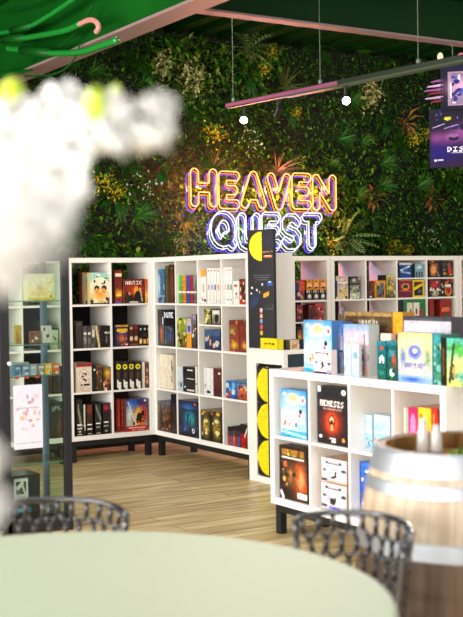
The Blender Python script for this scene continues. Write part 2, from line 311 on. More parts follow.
# -- long side shelf (S_) --
S_.put('game_box', 0, 156.2, 164.4, 269.3, 'g 2878a8 205a88;b 14 0 .25 1 .95 .22 68a8c8 104468 3090c0 185070;q .15 .5 .2 .4 b8d0d8;r 0 .18 1 .22 a0c0d0;b 6 0 0 1 .2 .2 6aa0b8 184868', '205070', 'tall blue box at the left end of the top row of the side shelf', ins=.03)
S_.put('book', 0, 165, 168.6, 265.5, 'g 5c5c30 46401f;r .3 0 .5 1 7a7438', '3c3a1c', 'olive green spine beside the tall blue box', 'book', ins=.03)
S_.put('book', 0, 168.9, 173, 264.5, 'g 5c4024 6a2c28;r .5 .2 1 .8 8a3c38;r .1 0 .3 1 3c4a20;e .7 .9 .15 .02 c8a0a0', '4c2420', 'maroon and brown spine at the right end of the first top cell', 'book', ins=.03)
for i, (a, b, c, d) in enumerate([(178.6, 182, '58c038', '3c9a20'), (182.3, 185.7, 'f0a038', 'c07818'), (186.4, 189.6, '3868b8', '20509a'), (189.9, 192.9, 'c02030', 'a01018'), (193.2, 196.2, '8aa0a0', '405868')]):
    S_.put('book', 0, a, b, 275.2, f'g {c} {d};r 0 .36 1 .44 e8e4d8;r .2 .05 .8 .12 {c}', d, ['bright green', 'orange', 'blue', 'red', 'grey teal'][i]+' bound volume with a white band in the row of coloured binders', 'book', group='row of coloured volumes', ins=.03)
S_.put('book', 0, 198.6, 206, 270, 'g f0ece8 e8e4e0;r 0 .8 1 1 f0a828;r 0 .76 .2 .82 f0a828;r .3 .35 .6 .6 c0b0a8;e .2 .12 .12 .05 a02838;r .5 .05 .9 .14 3a2838', 'e8e0d8', 'white volume with an orange head at the left of the white volumes', 'book', ins=.03)
for i, (a, b, c) in enumerate([(207, 210, 'b8a8c8'), (210.3, 213, '90a0c8'), (213.3, 216, '5070b0'), (216.3, 219.6, 'e89838')]):
    S_.put('book', 0, a, b, 268.2, f'g f4f0ee e8e4e2;r .3 .38 .8 .54 {c};e .5 .93 .3 .02 {"d84058" if i in (0,3) else "909090"};r 0 0 .06 1 cfc8c4', 'e8e4e0', f'white slim volume, {["lilac", "pale blue", "deep blue", "orange"][i]} spine patch, third top cell of the side shelf', 'book', group='white volumes in the third top cell', ins=.03)
for i, (a, b, c, e) in enumerate([(222.6, 226, 'c03048', '909090'), (226.3, 229, '78a090', 'd84058'), (229.3, 232, '8a9890', 'd84058')]):
    S_.put('book', 0, a, b, 267.5, f'g f4f0ee e8e4e2;r .3 .38 .8 .54 {c};e .5 .93 .3 .02 {e};e .5 .12 .25 .03 70a080;r 0 0 .06 1 cfc8c4', 'e8e4e0', f'white slim volume, {["crimson", "sea green", "grey"][i]} spine patch, last top cell of the side shelf', 'book', group='white volumes in the last top cell', ins=.03)
S_.put('book', 0, 234, 238.8, 267.5, 'g f6f2f0 ece8e6;e .5 .93 .3 .025 e03048;r 0 0 .06 1 cfc8c4', 'e8e4e0', 'blank white volume with a red dot at its head', 'book', ins=.14, layer=1)
S_.put('game_box', 0, 233.2, 239, 281, 'g f0ece8 e8e0dc;e .4 .8 .3 .06 d83850;b 5 .1 .1 .8 .5 .15 4a4a80 d8c0c8 303050', 'e8e0dc', 'white box with small red and dark marks in front of the white volumes', ins=.03)
S_.put('game_box', 0, 239.3, 247, 279, 'g 7a2018 a83018;b 12 .05 .1 1 .9 .17 281410 e8c8a8 e06020 401410 f0e0c8;e .45 .55 .25 .14 181010;r 0 0 1 .1 c84018', '6a2018', 'red and black box partly hidden by the black standing sign, top row', ins=.03)
S_.put('game_box', 1, 153.6, 173.6, 309.6, 'g 10141c 281c18;b 14 0 .0 1 .6 .05 50606c 28343c 8098a0;r .0 0 .05 .55 607888;q .25 .3 .1 .3 d87828;r .32 0 .38 .6 6a7a84;r .47 0 .52 .55 7a8a94;r .62 0 .66 .55 58687a;r .76 0 .8 .55 708090;r .9 0 .94 .5 586878;r .38 0 .47 .5 101418;q .7 .3 .3 .2 506088;t .68 .78 .15 .56 f0f4ff DUNE;r .3 .6 .36 .8 e8ecf8;r 0 0 1 .05 382820', '101418', 'black square game box with white brush lettering over thin vertical pictures', ins=.02)
S_.put('book', 1, 177, 181.4, 318, 'g b8c850 6a7040;b 10 0 0 1 1 .3 d8d8a0 384028 a8b848 805028', '50582c', 'yellow green comic spine, left one of the pair in the second row', 'book')
S_.put('book', 1, 181.7, 186, 318, 'g a8bc40 605a38;b 10 0 0 1 1 .3 d0d090 3c4428 98a840 c88038', '50582c', 'yellow green comic spine, right one of the pair in the second row', 'book')
S_.put('book', 1, 186.4, 191.2, 318.5, 'g c8c0c0 e8a020;r 0 .5 1 .85 c8c4d8;r .2 .55 .8 .75 6860a8;r 0 0 1 .48 e8a828', '6a5a28', 'comic spine half lilac and half yellow in the second row', 'book')
S_.put('book', 1, 191.6, 196, 314.5, 'g 8a8088 3a3030;r .2 .85 .9 .98 a898b0;b 8 0 0 1 .8 .3 d8d0c8 a03038 302830', '302828', 'tall grey comic spine standing above its neighbours in the second row', 'book')
S_.put('game_box', 1, 204.2, 210.6, 309, 'g c8c070 585030;b 10 0 0 1 1 .18 403820 e8e0a0 8a9a38;e .5 .5 .2 .2 e8d8a0', '302c20', 'small yellow figured box on the added half shelf', z=.192, t=.1)
S_.put('game_box', 1, 212, 219.8, 310, 'g d0ccc4 807468;r .1 .75 .9 .9 e8e4dc;e .55 .42 .25 .3 181414;d .7 .3 .8 .6 .08 181414;r 0 0 1 .08 602c24', '302820', 'small white box with a black animal shape on the added half shelf', z=.192, t=.1)
S_.put('game_box', 1, 204.4, 211.6, 329.5, 'g 3c5878 28406a;r 0 .7 1 1 507090;b 6 .1 .1 .9 .7 .2 e0a880 304878 c8c8c8', '28405c', 'small blue box with a face under the half shelf, left one', t=.1)
S_.put('game_box', 1, 212, 219.8, 330, 'g 3c5888 28406a;r 0 .7 1 1 506890;b 6 .1 .1 .9 .7 .2 e8b898 2c4070 d0d0d0', '28405c', 'small blue box with a face under the half shelf, right one', t=.1)
S_.put('game_box', 1, 229, 238.6, 320.2, 'g 7c3820 a84018;q .3 .65 .3 .15 b8b060;b 14 0 0 1 1 .12 5a2410 a05820 c87030;q .5 .2 .4 .12 e8c830', '5a2814', 'red brown box with a yellow green blaze beside the standing sign, left one', ins=.03)
S_.put('game_box', 1, 239, 247.5, 320.2, 'g 7c2818 8a3818;b 14 0 0 1 1 .12 4a1c10 a04820 c86028;q .6 .2 .3 .12 e0b030', '5a2014', 'red brown box cut off by the standing sign, second row', ins=.03)
S_.put('game_box', 2, 158, 172.9, 354.5, 'g e6dccb ded2c0;r .86 .2 .93 .85 4a4038;e .7 .5 .18 .4 e4daca;e .12 .1 .04 .015 c03828;e .93 .6 .04 .1 181412', 'd8ccba', 'large cream box with a dark curved stroke near its right edge', ins=.04)
S_.put('book', 2, 176.2, 179, 367, 'g d8e0e4 c0ccd4;r .2 .2 .8 .4 50708c', 'c8d4da', 'pale blue slim volume, left one beside the black box', 'book')
S_.put('book', 2, 179.3, 182.4, 367, 'g d4dce2 b8c8d4;r .2 .18 .8 .38 506c88', 'c8d4da', 'pale blue slim volume, right one beside the black box', 'book')
S_.put('game_box', 2, 183, 194.8, 367, 'g 1c1a1c 141214;r .35 .84 .8 .9 e0e0e0;r .3 .52 .95 .56 e8e8e8;r .3 .05 .95 .13 c8c8c0;e .15 .2 .08 .04 c0d0d8;r .35 .65 .9 .8 101420', '181618', 'black box with white stripes in the third row of the side shelf')
S_.put('game_box', 2, 195.2, 196.8, 366.5, 'g ece6e0 e0dad4;r .2 .3 .8 .4 282020', 'e0dad4', 'thin white spine right of the black box with white stripes', t=.15)
S_.put('game_box', 2, 203.8, 212.8, 368, 'g ecebe8 dcdce0;r .2 .05 .25 1 c8ccd8;r .7 .0 .75 1 d0d4dc;e .5 .12 .22 .05 202020;r .1 .3 .2 .38 303030', 'd8d4d0', 'white box with a small black badge near its foot')
S_.put('game_box', 2, 213.4, 221.5, 368.5, 'g 6a241c 5c1c18;e .7 .82 .15 .045 e8dcd0;r .1 0 .14 1 803830;b 4 .2 .3 .8 .6 .1 5a1814 7a3028', '501814', 'plain maroon box with a round white sticker')
S_.put('game_box', 2, 226, 236.6, 381, 'g 3080c0 2868a8;b 12 0 0 1 1 .14 80b8e0 1850a0 c8d8e0 384868;b 4 0 0 .5 .4 .12 d86020 b03028', '24507c', 'blue landscape box in the last cell of the third row')
S_.put('game_box', 2, 237, 247, 382, 'g 6098c0 a04820;q .5 .4 .4 .35 d87028;b 10 .1 0 1 .8 .13 f0b070 803018 c85828;r 0 .9 1 1 3878b0', '703820', 'orange and blue landscape box in the last cell of the third row')
for i, (a, b) in enumerate([(155.8, 160.2), (160.5, 165), (165.3, 170.3)]):
    S_.put('game_box', 3, a, b, 400.6, 'g 686870 3a2818;r 0 .86 1 1 70707a;b 16 0 .05 1 .85 .28 6a4420 281c14 8a5c28 40301c a07848;e .3 .08 .15 .03 c86868', '2c2018', ['brown speckled spine, first of three alike in the bottom row of the side shelf', 'brown speckled spine, middle of three alike in the bottom row of the side shelf', 'brown speckled spine, last of three alike in the bottom row of the side shelf'][i], group='three brown speckled spines')
S_.put('game_box', 3, 170.8, 175.8, 394.5, 'g 141210 1c1612;b 6 0 0 1 .5 .25 382c20 201810', '100e0c', 'near black box standing taller than the three brown spines')
S_.put('game_box', 3, 178, 197.6, 401, 'g 1c2c4c 101828;q .5 .82 .35 .12 3878b8;r .2 .72 .85 .76 141c2c;q .55 .5 .28 .22 28a8c8;q .72 .5 .1 .15 38a888;d .45 .15 .5 .6 .04 183848;d .62 .1 .6 .5 .03 0c2838;q .35 .2 .15 .15 3868a8;b 12 0 0 1 .3 .07 14203c 2c4c88 0c1424;e .85 .93 .05 .03 e07050;e .76 .18 .06 .07 f0f0f0;e .76 .18 .025 .045 101828', '101824', 'dark blue game box with a glowing teal machine on the cover')
for i, (a, b) in enumerate([(200.8, 210.6), (211.2, 221.6)]):
    S_.put('game_box', 3, a, b, 410, 'g 302818 241c10;r 0 .92 1 1 8a7038;b 8 .05 .82 .95 .96 .12 e0b858 302010;q .5 .45 .32 .35 d0b860;e .5 .62 .22 .08 e8d890;e .5 .4 .28 .12 a88c38;b 10 .1 .1 .9 .6 .12 e8dc98 504018 8a7430', '241c12', ['gold figured black box, left one of the pair in the bottom row', 'gold figured black box, right one of the pair in the bottom row'][i], group='pair of gold figured boxes')
for i, (a, b, y, c) in enumerate([(227.5, 230, 426.5, 'c06030'), (230.3, 232.3, 426.5, '8858b0'), (232.6, 234.8, 426, 'd88838'), (235.1, 237.2, 426, 'b83830'), (237.5, 239.6, 425.5, '4868a8')]):
    S_.put('book', 3, a, b, y, f'g 201818 {c};r 0 .8 1 1 141214;r .2 .55 .8 .75 58505a;r .1 .1 .9 .45 {c}', '1c1416', f'small black topped volume, {["a rust", "a violet", "an orange", "a red", "a blue"][i]} foot, last bottom cell', 'book', group='small black topped volumes', t=.14)
S_.put('game_box', 3, 240, 247.5, 424.5, 'g 181416 8a1c1c;r 0 .7 1 1 1c181a;r 0 .15 1 .6 a82020;d .6 .5 .9 .8 .06 e0d8d0;b 5 0 0 1 .6 .15 c84038 5c1014', '501418', 'small red and black box at the right end of the last bottom cell', t=.14)
# -- narrow shelf right of the standing sign (R1) --
R1.put('game_box', 0, 296.3, 304.4, 280.5, 'g d05040 283870;r .35 .5 1 .9 e05838;r 0 .3 .35 .9 3c5088;b 8 0 0 1 .5 .2 d84848 202858 e8b8b8 283068;q .7 .12 .2 .1 e0b838', '283060', 'red and navy box left of the small yellow and black stack', t=.25)
for i, (a, b) in enumerate([(306.2, 312.6), (313, 319.4), (319.8, 326.2)]):
    R1.put('game_box', 0, a, b, 288.6, 'g 181c30 101018;e .5 .35 .3 .22 e8e0e0;r .1 .72 .2 1 e8d8b8;r .4 .72 .5 1 e8d8b8;r .75 .72 .85 1 c0a8a0;r .2 .1 .8 .25 a8a0b0', '14141c', ['black and white small box, bottom left of the yellow and black stack', 'black and white small box, bottom middle of the yellow and black stack', 'black and white small box, bottom right of the yellow and black stack'][i], t=.2, h=.0865, group='small boxes stacked yellow over black')
for i, (a, b) in enumerate([(306.2, 312.6), (313, 319.4), (319.8, 326.2)]):
    R1.put('game_box', 0, a, b, 278, 'g e8a018 e09818;e .5 .45 .36 .28 f0c0a0;e .5 .8 .2 .06 5a3808;e .5 .2 .25 .1 502028;r 0 0 .05 1 a86808', 'b87808', ['yellow small box with a pale face, top left of the yellow and black stack', 'yellow small box with a pale face, top middle of the yellow and black stack', 'yellow small box with a pale face, top right of the yellow and black stack'][i], t=.2, z=.088, h=.085, group='small boxes stacked yellow over black')
R1.put('game_box', 1, 297, 302.6, 305, 'g a04850 5a2830;b 10 0 0 1 1 .25 d89088 381820 c05858', '5a2028', 'dusky pink small box on the half shelf right of the standing sign', z=.168, t=.15)
for i, (a, b, y) in enumerate([(308.6, 311.5, 305), (311.8, 315, 305)]):
    R1.put('book', 1, a, b, y, 'g 7a3038 4a1c20;b 6 0 0 1 1 .4 a85058 301014', '4a1c20', ['wine red slim box, left one beside the rosy box on the half shelf', 'wine red slim box, right one beside the rosy box on the half shelf'][i], 'game box', z=.168, t=.15)
R1.put('game_box', 1, 315.3, 323.5, 303.5, 'g c85860 8a3038;b 12 .05 .05 .95 .95 .15 e8b088 a03840 e8a0a0 602028', '6a2830', 'rosy red box with pale figures on the half shelf', z=.168, t=.15)
R1.put('game_box', 1, 297, 302.4, 327.5, 'g 181814 101010;q .5 .4 .4 .3 e8d838;b 5 .1 .1 .9 .8 .2 c86028 383818', '181810', 'black box with a yellow figure under the half shelf', t=.15)
# -- shelf along the plant wall (R2) --
R2.put('game_box', 0, 335.8, 348, 276, 'g c8b8b0 d8ccb8;r 0 .1 .12 .8 283068;b 10 .1 .5 1 1 .12 382c40 c0a8b8 e8e0e0;r .2 .68 1 .74 f0e8e0;q .55 .25 .3 .2 e8b838;b 8 .2 0 1 .6 .1 d8d8b8 485070 f0e0a0', '28305c', 'cream and navy box with a yellow figure, in the plant wall shelf', t=.1, ins=.03)
R2.put('game_box', 0, 349.8, 360, 276.4, 'g 3a2c30 c8ccb8;b 8 0 .6 1 1 .14 d8c8c0 281c20 806858;r 0 .62 1 .7 28284c;b 14 0 0 1 .55 .12 e8ecd8 3c5a38 242428 d8e0c8', '301c20', 'dark and pale green box right of the cream and navy one', t=.1, ins=.03)
R2.put('game_box', 0, 368, 373.2, 281.5, 'g 6a3828 283048;b 8 0 0 1 1 .25 b86838 202850 8a4830;e .5 .1 .25 .05 e8e0d8', '38242c', 'small brown and navy box left of the yellow framed box', t=.12)
R2.put('game_box', 0, 374.5, 385.4, 280.6, 'g e0a028 d89018;r .18 .06 .88 .88 6a7a78;b 12 .2 .08 .86 .86 .13 a88868 485c30 283020 c8b8a0 604878', 'b87010', 'small yellow framed box with a green and grey picture', t=.12)
R2.put('game_box', 0, 386.2, 395.3, 275, 'g c8c090 5a6030;r 0 .9 1 1 d0c890;b 20 0 0 1 .9 .13 3c4c20 b04828 e8e0b0 283018 c8a858;q .5 .45 .3 .1 e8d060', '242818', 'taller cream and green patterned box at the right of its cell', t=.12)
R2.put('game_box', 1, 345, 353, 314, 'g d8c8a8 c0a880;b 4 .1 .1 .9 .8 .2 a88c60 e0d0b8', 'b0a080', 'small tan box standing alone in the second row by the plant wall', t=.1)
R2.put('game_box', 0, 399.3, 411.6, 262.8, 'g 1c3c78 184888;r 0 .85 1 1 c8ccd8;d .15 .5 .8 .75 .07 d8e8f0;d .2 .4 .85 .3 .06 b8d8e8;q .5 .5 .3 .2 2c68b0;r .2 0 .8 .14 1848c8', '182c50', 'blue box with white swirls on the upper half shelf', z=.178, t=.12)
R2.put('game_box', 0, 415, 423.6, 264, 'g 88b0c0 90a8b0;r .1 .0 .25 .4 40484c;r .4 0 .55 .45 483c38;r .7 0 .85 .4 404c50;e .5 .75 .3 .12 c8e0e8', '304850', 'pale blue box with three dark posts on the upper half shelf', z=.178, t=.12)
R2.put('game_box', 0, 399, 412, 280, 'g 8a2058 801c50;r .05 .92 1 1 c88030;e .5 .62 .32 .2 e89828;e .5 .62 .2 .12 304058;r .15 .34 .85 .42 d88030;b 5 .1 .05 .9 .3 .08 6a1840 a03868', '6a1840', 'magenta box with an orange crest in the fourth shelf column', t=.1)
R2.put('game_box', 0, 412.8, 423.8, 280, 'g 201808 181408;r 0 0 .1 1 e8d020;r .9 0 1 1 e8d020;r 0 0 1 .1 e8d020;r 0 .9 1 1 e8d020;d .2 .5 .8 .75 .09 e8d838;b 4 .2 .7 .8 .9 .1 8a2828;e .6 .35 .16 .12 6a6c80', 'b8a010', 'black box framed in yellow beside the magenta box', t=.1)
R2.put('game_box', 1, 398.6, 402.6, 298.5, 'g 202c44 182438;r .3 .3 .8 .5 d8dcd8', '182438', 'navy spine left of the wide green box', t=.1)
R2.put('game_box', 1, 403.4, 425.3, 298.2, 'g 2c8a50 287a48;r 0 .75 .15 1 38905c;r .15 .55 .42 .92 e0d8c8;r .45 .55 .72 .92 e8e0d8;e .78 .62 .08 .12 c02838;r .3 .6 .36 .75 5a5a5a;r .55 .6 .62 .75 606058;q .35 .42 .2 .08 a8b838;b 6 .15 .1 .85 .45 .05 c8e0c8 50a868', '1c6038', 'wide green game box with white panels and a red round mark', t=.06)
for i, (a, b, y, sp) in enumerate([(429.3, 440.8, 260.8, 'g 281414 302020;e .35 .45 .32 .38 b07040;e .35 .45 .2 .25 e8b060;b 6 0 .7 .7 1 .12 a04828 c8a078;b 8 .65 0 1 .8 .1 a89ca8 483c48'), (441.4, 452.8, 261, 'g 1c2028 201c20;b 14 .1 .1 .95 .95 .14 6a7060 a03028 181c18 d8a058 381c1c;e .7 .5 .15 .3 c84848'),
        ]):
    R2.put('game_box', 0, a, b, y, sp, '20181c', ['black box with a golden round mask, top left of four by the right edge', 'black box with red and green figures, top right of four by the right edge'][i], z=.178, t=.1)
for i, (a, b, y, sp) in enumerate([(429.3, 440.8, 279.6, 'g 8a3038 303838;e .4 .72 .3 .18 c83840;b 6 0 .35 1 .55 .12 e8e4d8;e .5 .2 .3 .18 a8a890;b 8 0 0 1 .9 .08 281c20 e8d8d0'), (441.4, 452.8, 279.2, 'g 181c24 28201c;e .6 .35 .32 .32 d88838;e .6 .35 .2 .2 b83028;r .3 .55 .8 .7 e8e4dc;b 5 .3 .75 1 1 .13 a83028 d86840;b 4 0 .2 .25 .8 .08 e0e0d0')]):
    R2.put('game_box', 0, a, b, y, sp, '20181c', ['black box with red cap and white band, bottom left of four', 'black box with an orange ring, bottom right of four by the right edge'][i], t=.1)
R2.put('game_box', 1, 429.5, 434, 299.8, 'g a03020 8a2c20;e .5 .45 .3 .2 2c7030;r .1 .1 .9 .2 d86040', '7a2018', 'small red box with a green dot at the right, left of its larger match', t=.1)
R2.put('game_box', 1, 440, 451, 299.5, 'g a83028 902820;e .55 .45 .22 .14 208038;r .15 .65 .85 .78 d88058;b 6 .1 .1 .9 .4 .08 c84830 601814', '7a2018', 'red box with a green badge in the column by the right edge', t=.1)
# -- shelf behind the glass cabinet (A0) --
A0.put('game_box', 1, 42, 49, 322, 'g 3a3c38 2c2c28;b 6 .1 .1 .9 .9 .15 e8e4dc a83828 50584c', '2c2c28', 'dark box with white marks seen through the glass cabinet, second row', ins=.03)
A0.put('game_box', 1, 50, 58, 330, 'g c8d0c8 a8a878;b 8 0 0 1 .7 .15 80986c 485048 d8d8c8', '8a9078', 'pale green box seen through the glass cabinet, second row', ins=.03)
A0.put('game_box', 1, 59, 67, 328, 'g d0c0b0 9a8878;b 6 .1 .1 .9 .8 .15 8a5848 e0d0c0', '8a7868', 'pale brown box seen through the glass cabinet, second row', ins=.03)
A0.put('game_box', 2, 44, 52, 366, 'g 6a3830 3c3c28;b 8 0 0 1 1 .15 b03c30 28301c 706040', '2c2018', 'red and green box seen through the glass cabinet, third row', ins=.03)
A0.put('game_box', 2, 53, 66, 366, 'g 3a2824 302c24;b 12 0 0 1 1 .1 a03028 4a5038 80603c', '241c18', 'dark brown box seen through the glass cabinet, third row', ins=.03)
A0.put('game_box', 3, 47.5, 64.5, 402, 'g 2a3034 3c2c20;e .35 .5 .22 .3 2c3848;e .35 .8 .1 .07 8a98a8;t .66 .78 .12 .4 c8c8c0 POL;q .75 .35 .25 .3 7a5028;b 6 .1 .1 .9 .5 .08 403c38 584430', '241c18', 'large black and brown box seen through the glass cabinet, bottom row', ins=.02)
# -- island (I_) front cells --
SKY = 'g 4aa0e0 b8e0f0;q .5 .8 .35 .14 fff0e0;e .5 .84 .17 .1 f8d8b0;e .5 .84 .11 .06 f0c898;q .25 .4 .25 .25 fff8f0;q .7 .5 .25 .15 f0e8f8;e .78 .56 .06 .05 2c3050;e .74 .47 .04 .04 e06060;e .15 .9 .07 .04 e8f4ff;e .88 .8 .09 .1 e8e0e8;e .88 .8 .04 .04 d84838;b 9 .12 .15 .42 .35 .05 e88038 f8e0c8 f0a060 f8f0e8;b 7 .5 .15 .95 .4 .07 f4f0fa d8d0f0 fff;e .6 .27 .04 .06 7088a8;r 0 .1 1 .14 58b0d8;r 0 0 1 .1 38a8d0;d 0 .1 1 .04 .03 b0e4f0'
I_.put('game_box', 0, 280.4, 305.9, 390, SKY, '5088b8', 'sky blue game box with a sun disc inside the first upper island cell', gloss=True, ins=.03, t=.075, cell=.0035)
I_.put('game_box', 0, 316.8, 346.4, 387, 'g 2c2830 1c1a20;b 20 0 .1 1 .95 .06 30303a 241f26 3c3038;q .5 .38 .33 .24 c83c18;q .5 .38 .2 .17 f07838;e .5 .4 .12 .12 a03020;e .5 .42 .07 .06 ffc8a0;e .5 .38 .05 .05 3a1814;r .46 .24 .54 .34 ffb080;t .5 .66 .095 .78 f4ece8 NEMESIS;t .52 .6 .035 .6 c8b8b0 RETALIATION;r .03 .9 .13 1 e8e4e0;e .9 .92 .07 .045 fff;e .12 .12 .05 .03 e0e0e0;r .42 .09 .62 .12 e8e8e8;r .48 .03 .62 .08 f0f0f0;e .88 .1 .05 .035 f0a050', '28242c', 'black game box with white title letters over a glowing orange egg', gloss=True, ins=.03, t=.075, cell=.0035)
BLU = 'g c0dcec 90bcd8;b 8 .05 .5 .95 .95 .16 d8ecf4 e8f4f8 a8cce0;r 0 .48 1 .52 e0ecf0;b 10 .0 .05 1 .35 .12 303850 e0a050 f0f4f8 88a0b8 4870a8'
I_.put('game_box', 0, 358, 371.8, 414.5, BLU, 'b8d0e0', 'pale blue box, left one of the matching pair in the third upper island cell', gloss=True, ins=.1, t=.08, group='pair of pale blue boxes')
I_.put('game_box', 0, 374, 389.6, 415.5, BLU, 'b8d0e0', 'pale blue box, right one of the matching pair in the third upper island cell', gloss=True, ins=.1, t=.08, group='pair of pale blue boxes')
for i, (a, b, y, sp, c) in enumerate([(404, 407.8, 408, 's e8d8c0 d86050 80c8c0', 'c8b8a0'), (408.1, 417.5, 407.5, 'g d83070 e860a0;e .5 .6 .3 .28 f090b8;e .45 .4 .25 .12 e83858;r 0 0 1 .1 f8b8c8', 'c83060'), (418.2, 431, 408, 'g f0c838 f09828;d .2 .1 .5 .9 .1 fff0a0;d .5 .9 .8 .1 .1 f8e068;r .3 .35 .7 .45 f07820;e .2 .8 .15 .1 e89020', 'd89018'), (431.4, 438, 408.5, 'g c83828 a02820;r .2 .1 .4 .9 e89058;b 4 .3 0 1 1 .2 e05838 802018', '902018')]):
    I_.put('game_box', 0, a, b, y, sp, c, ['narrow striped box edge beside the pink box in the last upper island cell', 'pink box in the last upper island cell', 'yellow box with a pale letter shape behind the barrel rim', 'red box at the right end of the last upper island cell'][i], ins=.04, t=.2)
I_.put('game_box', 1, 279.2, 306.5, 447, 'g 382820 241c18;b 20 0 .1 1 .85 .07 4a3424 281f18 5c3c28;q .75 .42 .28 .35 d87030;q .8 .4 .12 .2 f8b078;q .4 .45 .16 .2 a07848;e .22 .66 .08 .06 d07040;e .18 .38 .06 .05 e8b068;b 10 .1 .15 .6 .7 .06 6a5c38 c88c58 3c3c28;r .1 .82 .9 .94 a88038;b 9 .12 .82 .88 .94 .05 f0c860 d8a840 7a5020;r .1 .76 .9 .8 e0dcd4;r .66 .06 1 .17 f4f0ec;d .06 .12 .14 .03 .04 e8e8f0;r .9 .2 1 .3 d85020', '2c2420', 'dark fantasy game box with gold title and a white label at its lower right corner', gloss=True, ins=.02, t=.08, cell=.0035)
GRY = 'g e8e2ec d8d0d8;r .15 .78 .8 .9 54505c;r .25 .8 .7 .88 c8c0c8;e .5 .42 .12 .2 f4f0f4;d .42 .22 .55 .28 .05 28242c;e .56 .4 .035 .1 2c2428;e .12 .5 .08 .06 6a6a88;e .88 .55 .1 .07 585878;r 0 .03 .22 .14 484458;b 7 .1 .2 .9 .7 .07 e0c8d0 f0ecf0 c0b8cc'
I_.put('game_box', 1, 321.5, 346.4, 487.3, GRY+';e .45 .3 .12 .14 40343c;r .3 0 .75 .1 8880d8', 'c8a080', 'white game box with a dark plaque, lower of two stacked in the island', ins=.05, t=.22, h=.135)
I_.put('game_box', 1, 321.5, 346.4, 459.5, GRY+';r .2 .0 1 .08 c8a888', 'c8a080', 'white game box with a dark plaque, upper of two stacked in the island', ins=.06, t=.22, h=.13, z=.137)
I_.put('game_box', 1, 358.5, 372, 462.5, 'g 3878d0 2c60b8;r 0 .05 .1 1 2858b0;b 12 .15 .1 1 .9 .13 f4f4f8 e0e4f0 f8f8ff 282c40 484860', '2858a8', 'blue box with white and black puffs in the third lower island cell', ins=.06, t=.1)
# -- games standing on the island --
def top(name, x0, x1, y, spec, side, label, **k):
    return I_.put(name, None, x0, x1, y, spec, side, label, **k)
top('game_box', 303.6, 331.6, 320.5, SKY, '4878a8', 'tall sky blue game box with sun disc, on top of the island', ins=.07, t=.07, cell=.0035, gloss=True)
top('game_box', 313.6, 330.8, 349.5, 'g f4f0f6 e0dae4;r .1 .76 .85 .86 705860;r .18 .78 .75 .84 d8ccd0;e .5 .42 .06 .1 403040;d .45 .22 .55 .32 .04 281c24;e .15 .45 .06 .07 606080;e .88 .42 .1 .07 585878;r 0 0 1 .08 483c50;b 4 .7 0 1 .2 .06 a8a0c8', 'd8d0d0', 'small white game box with a plaque, in front of the tall sky blue box', ins=.02, t=.04)
top('game_box', 332.3, 342.5, 321.8, 'g 3868a8 d0dce8;e .5 .6 .3 .2 c07858;e .45 .7 .14 .12 8a4030;r 0 .0 1 .12 c8c0b8;r 0 .4 1 .45 3868a8', '3060a0', 'blue game box with a brown horse shape beside the tall sky blue box', ins=.12, t=.07)
top('game_box', 343.3, 368.5, 324.5, 'g 90b0e0 d8b8a8;q .5 .75 .6 .15 e8c8d0;q .45 .55 .5 .12 f8c8a0;r 0 .3 1 .42 8a7088;b 10 0 0 1 .35 .09 d88858 e8c0a0 805848 a8a0b8;d .80 .05 .84 .8 .025 5a3838;d .72 .3 .94 .3 .02 5a3838;d .76 .5 .9 .5 .015 5a3838;q .9 .5 .1 .4 e0d8d8', 'a8b8b8', 'game box with a dusk coast landscape and a dark mast', ins=.1, t=.07, gloss=True)
top('game_box', 344, 351, 344, 'g d0e0f0 b8ccdc;e .5 .7 .3 .1 e8f0f8;b 6 0 0 1 .6 .2 a0c0d8 e0e8f0', 'c0d0dc', 'small pale blue box, left one in front of the dusk landscape box', ins=.03, t=.018)
top('game_box', 351.8, 358.6, 344, 'g d4e2f2 bcd0e0;e .5 .65 .3 .12 90b0d0;b 6 0 0 1 .6 .2 a8c4dc e4ecf4', 'c0d0dc', 'small pale blue box, right one in front of the dusk landscape box', ins=.03, t=.018)
top('game_box', 344.5, 392, 312.3, 'g 6a5438 7a6448;r 0 .93 1 1 a88c5c;r .0 0 .02 1 a88c5c;b 26 .03 .05 .97 .9 .035 8a7450 54432c 9a8460 403420;r .3 .77 .7 .87 e8dcc8;t .5 .78 .09 .4 5c4830 VENTURE;r .1 .5 .9 .52 4a3c28;r .1 .3 .9 .32 4a3c28', 'e0a038', 'wide brown wood patterned game box at the back of the island top', ins=.24, t=.08)
top('game_box', 393, 402.5, 312.3, 'g e8a838 d89828;b 4 .2 .2 .8 .9 .12 f0b848 c08820', 'b87818', 'orange box edge right of the wide brown wood patterned box', ins=.24, t=.08)
top('game_box', 377.2, 385.8, 341, 'g 207888 187060;r 0 .9 1 1 308898;e .5 .82 .2 .05 d85030;t .5 .42 .2 .55 e8f4f0 A;b 5 0 0 1 .3 .2 104c50 38a088', '145058', 'teal book with a white letter A on the island top', cat='book', ins=.03, t=.1)
top('game_box', 386.8, 396.6, 341, 'g 1c6870 186850;r 0 .9 1 1 308898;r .2 .6 .8 .75 3890a0;q .7 .5 .2 .2 c04830;e .5 .2 .25 .1 d8f0e0;b 5 0 0 1 .5 .2 0c4448 209878', '145058', 'teal book with a red patch, right of the one with the letter', cat='book', ins=.03, t=.1)
top('game_box', 380.5, 391, 333.5, 'g e8b8a0 d09888;r 0 .85 1 1 f0d0c0', 'd0a090', 'small peach box peeping out above the teal books', ins=.16, t=.03)
top('game_box', 403.3, 451, 317, 'g c8c4cc b0a8b0;r 0 .93 1 1 484850;r 0 0 .02 1 484850;q .5 .75 .5 .15 e0dce8;q .3 .5 .3 .15 8888a0;q .7 .5 .2 .14 a09aa8;q .6 .3 .5 .15 e8c8c8;b 10 .05 .3 .95 .7 .07 78788c c8b8c4 d8d4e0', '403c40', 'wide grey game box with misty mountains at the back of the island top', ins=.22, t=.1, gloss=True)
